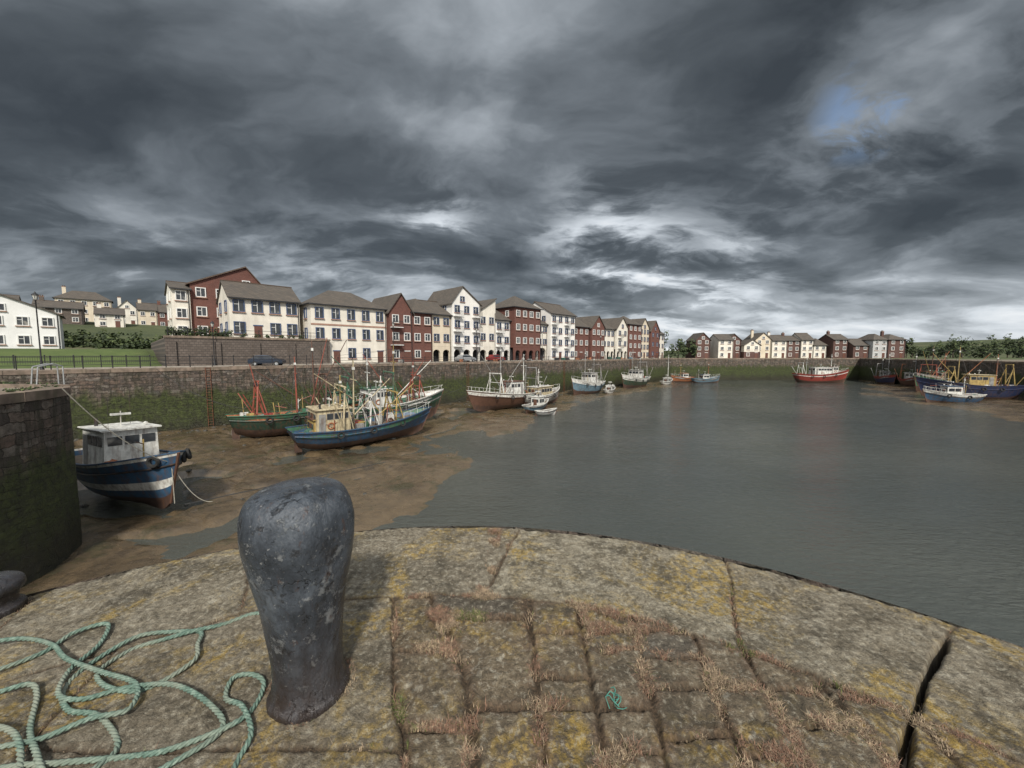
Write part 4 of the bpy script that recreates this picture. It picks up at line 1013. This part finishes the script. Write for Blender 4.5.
boat('blue_trawler',-14.5,37.8,.25,rd(44),12.4,4.2,1.95,[(.34,P_bottom),(.5,P_blue),(.82,P_blue),(2,P_blue)],
     wh=[(.22,3.0,2.5,2.5,P_cream,P_cream),(.16,1.8,2.0,1.6,P_yel,P_brown)],masts=[(.40,6.8,P_cream),(.30,5.4,P_yel),(.62,5.0,P_white)],gant=[(.30,4.4,P_cream),(.72,3.2,P_yel),(.50,3.4,P_white)],booms=[(.38,1.2,.70,4.6,0,P_cream),(.38,1.2,.62,3.6,1.8,P_green),(.4,3,.1,5.6,-.8,P_cream),(.6,1,.9,3.6,-.4,P_yel)],tyres=3,roll=rd(3),inner=P_green,junk=2.6)
boat('green_trawler',-22.3,41.2,.55,rd(40),12.5,4.6,2.3,[(.34,P_bottom),(.55,P_dgreen),(.84,P_dgreen),(.9,P_green),(2,P_dgreen)],
     wh=[(.80,2.4,2.4,1.9,P_green,P_dgreen)],masts=[(.58,8.0,P_brown),(.44,6.4,P_ered)],gant=[(.16,3.9,P_ered),(.66,4.2,P_brown)],booms=[(.55,1.0,.15,5.0,0,P_brown),(.55,1.0,.85,7.6,-1.0,P_brown),(.2,.5,.12,5.6,0,P_ered),(.55,1,.72,8.2,.6,P_ered)],tyres=4,roll=rd(-3),inner=P_orange,junk=2.6)
boat('green_white_trawler',-15.0,46.4,.5,rd(43),13,4.6,2.6,[(.34,P_bottom),(.6,P_dgreen),(.72,P_green),(.80,P_white),(.90,P_green),(2,P_white)],
     wh=[(.38,2.8,2.5,2.5,P_white,P_green)],masts=[(.55,7.4,P_yel),(.3,6.0,P_white),(.75,5.0,P_ered)],gant=[(.10,3.8,P_green),(.78,3.2,P_ered),(.5,4.2,P_green)],booms=[(.55,.8,.95,4.6,0,P_white),(.55,1,.3,6.4,1.2,P_ered),(.6,.5,.8,5,-1.4,P_ered),(.3,2,.0,6,0,P_green)],tyres=4,inner=P_white,roll=rd(2),junk=2.8)
boat('rusty_trawler',-.6,63.0,.1,rd(225),14.5,4.8,2.4,[(.30,P_bottom),(.55,P_brown),(.80,P_brown),(.9,P_white),(2,P_brown)],
     wh=[(.45,3.2,2.8,2.6,P_white,P_brown)],masts=[(.62,8.4,P_grey),(.25,7.0,P_white)],gant=[(.12,4.6,P_grey),(.7,3.6,P_white)],booms=[(.6,1,.9,6,0,P_grey),(.6,1,.3,7,1,P_grey)],tyres=4,inner=P_white,junk=2.4)
boat('white_cabin_cruiser',5.2,67,.1,rd(50),9.5,3.4,1.9,[(.3,P_bottom),(.6,P_grey),(2,P_white)],wh=[(.45,4.2,2.4,2.0,P_cream,P_white)],masts=[(.4,5,P_white)],tyres=2)
boat('small_green_boat',3.9,59.6,.0,rd(55),5.8,2.2,1.2,[(.35,P_bottom),(.8,P_lb),(2,P_white)],wh=[(.55,1.7,1.5,1.5,P_white,P_white)],clutter=False,bw=.3)
boat('rowing_dinghy',5.0,56.2,-.05,rd(20),3.0,1.4,.7,[(.3,P_grey),(2,P_white)],clutter=False,bw=.35)
boat('grey_trawler',17.2,87.5,-.5,rd(228),11,4.2,2.9,[(.35,P_bottom),(.8,P_lb),(2,P_white)],wh=[(.42,2.8,2.6,2.9,P_white,P_grey)],masts=[(.6,8.0,P_grey),(.25,6.6,P_grey)],gant=[(.15,4.6,P_grey)],booms=[(.6,1,.9,5,0,P_grey)],tyres=3)
boat('white_motor_boat',22.6,88.5,-.3,rd(60),5.2,2.0,1.2,[(.3,P_grey),(2,P_white)],wh=[(.5,1.8,1.5,1.2,P_white,P_white)],clutter=False,bw=.3)
boat('white_trawler',33.4,104.5,-.6,rd(228),13,4.8,3.0,[(.35,P_bottom),(.7,P_dgreen),(2,P_white)],wh=[(.45,3,3,2.8,P_white,P_grey)],masts=[(.62,8.2,P_grey),(.25,6.6,P_grey)],gant=[(.15,4.8,P_grey)],tyres=3)
boat('white_motor_boat',46,114,-.3,rd(45),6,2.2,1.3,[(.3,P_grey),(2,P_white)],wh=[(.5,2,1.6,1.3,P_white,P_white)],clutter=False,bw=.3,masts=[(.6,8,P_white)])
boat('orange_fishing_boat',55,124,-.5,rd(200),8,3.2,1.9,[(.4,P_bottom),(2,P_orange)],wh=[(.45,2.2,2.0,2.0,P_white,P_orange)],masts=[(.6,5,P_yel)])
boat('blue_fishing_boat',61.0,121,-.5,rd(10),8.5,3.0,1.8,[(.4,P_bottom),(2,P_lb)],wh=[(.45,2.2,2.0,1.9,P_white,P_blue)],masts=[(.6,5.4,P_orange),(.2,3.6,P_grey)])
boat('red_white_trawler',97,121,-.7,rd(-8),13.5,5,3.3,[(.36,P_bottom),(.80,P_red),(.84,P_white),(2,P_red)],wh=[(.5,5.0,3.4,2.7,P_white,P_white),(.78,1.6,2,2.3,P_white,P_red)],masts=[(.72,6.4,P_white),(.2,6.0,P_white)],gant=[(.08,4,P_white)],tyres=3)
boat('red_fishing_boat',112,115,-.4,rd(245),10,3.8,2.4,[(.4,P_bottom),(.8,P_dblue),(2,P_red)],wh=[(.45,2.6,2.3,2.4,P_grey,P_grey)],masts=[(.6,8.0,P_grey),(.2,6.5,P_grey)],gant=[(.12,4.5,P_grey)])
boat('red_fishing_boat',108.5,104,-.3,rd(245),10,3.8,2.4,[(.4,P_bottom),(.8,P_brown),(2,P_red)],wh=[(.45,2.6,2.3,2.4,P_white,P_grey)],masts=[(.6,7.4,P_grey)],gant=[(.12,4.5,P_orange)])
boat('red_fishing_boat',107.5,97,-.3,rd(245),9,3.6,2.2,[(.4,P_bottom),(.8,P_red),(2,P_red)],wh=[(.45,2.4,2.1,2.2,P_white,P_grey)],masts=[(.6,6.4,P_orange)],gant=[(.12,4.0,P_grey)])
boat('green_trawler',99.5,90.5,-.1,rd(200),14,4.8,2.9,[(.34,P_bottom),(.8,P_green),(2,P_green)],wh=[(.40,3.6,3,2.7,P_cream,P_green)],masts=[(.6,8.4,P_brown),(.22,7,P_orange)],gant=[(.1,4.6,P_orange),(.7,3.8,P_ered)],booms=[(.6,1,.9,6.4,0,P_yel),(.6,1,.3,7.4,1,P_orange)],tyres=4,inner=P_orange,junk=2.6)
boat('dark_blue_trawler',88.0,74.0,.05,rd(150),12.5,4.6,3.0,[(.30,P_bottom),(.8,P_dblue),(2,P_dblue)],wh=[(.40,3.4,2.8,2.6,P_yel,P_cream)],masts=[(.62,7.6,P_yel),(.22,6.4,P_orange)],gant=[(.1,4.4,P_yel),(.7,3.6,P_yel)],booms=[(.6,1,.92,5.6,0,P_yel),(.6,1,.3,6.6,0,P_orange)],tyres=4,junk=2.4)
boat('blue_white_fishing_boat',80.0,69.5,-.2,rd(165),7.5,3,1.9,[(.30,P_bottom),(.75,P_blue),(2,P_white)],wh=[(.55,2.2,1.9,2.0,P_white,P_blue)],masts=[(.3,3.6,P_white)],tyres=2)

def line(a,b_,sag,r=.02,m_=None):
    a=Vector(a);b_=Vector(b_); M=MB(); pts=[]
    for k in range(17):
        u=k/16; p_=a.lerp(b_,u); p_.z-=sag*4*u*(1-u); pts.append(p_)
    M.tube(pts,r,m_ or M_rig,5); return M.obj('mooring_line')
M_ropew=mat('rope_pale',(.35,.33,.28),.9,.2,10)
line((-27,50,QZ+.2),(-24,37.5,3.2),.7); line((-9.6,49.8,3.6),(-4,73,QZ+.1),1.2); line((-10.0,42,2.9),(-1,76,QZ+.1),1.8)
line((-5.4,58,3),(-12,65,QZ+.1),.6); line((-5.2,58.3,3),(-22,55,QZ+.1),.9); line((-26.2,37.6,3.6),(-37,40,QZ+.1),.8)
line((-17.6,34,2.8),(-30,47,QZ+.1),1.2); line((13.5,83.5,2.5),(6,83,QZ+.1),.6); line((29.5,100,2.6),(20,97,QZ+.1),.7)
line((-18.4,20.3,3.2),(-19.0,16.2,QZ+.15),.5,.022,M_ropew)
line((-18.3,20.3,3.1),(-18.1,20.1,1.0),.0,.02,M_ropew); line((-18.3,20.3,3.1),(-17.1,21.4,.6),.6,.02,M_ropew)
line((-18.0,20.6,.75),(-10,30,.45),.0,.03); line((86,72,.9),(70,80,-.1),.2,.03)
PC=MB()
for k in range(26):
    s_=random.uniform(30,120); x,y=sq(s_,random.uniform(1.4,1.9)); a=random.uniform(.25,.55)
    PC.box(x-a,x+a,y-a,y+a,QZ,QZ+random.uniform(.3,.9),random.choice([M_net,P_lb,P_grey,P_orange,M_black]))
PC.obj('fishing_gear')
print('grass',n,'verts',sum(len(o.data.vertices) for o in bpy.data.objects if o.type=='MESH'))
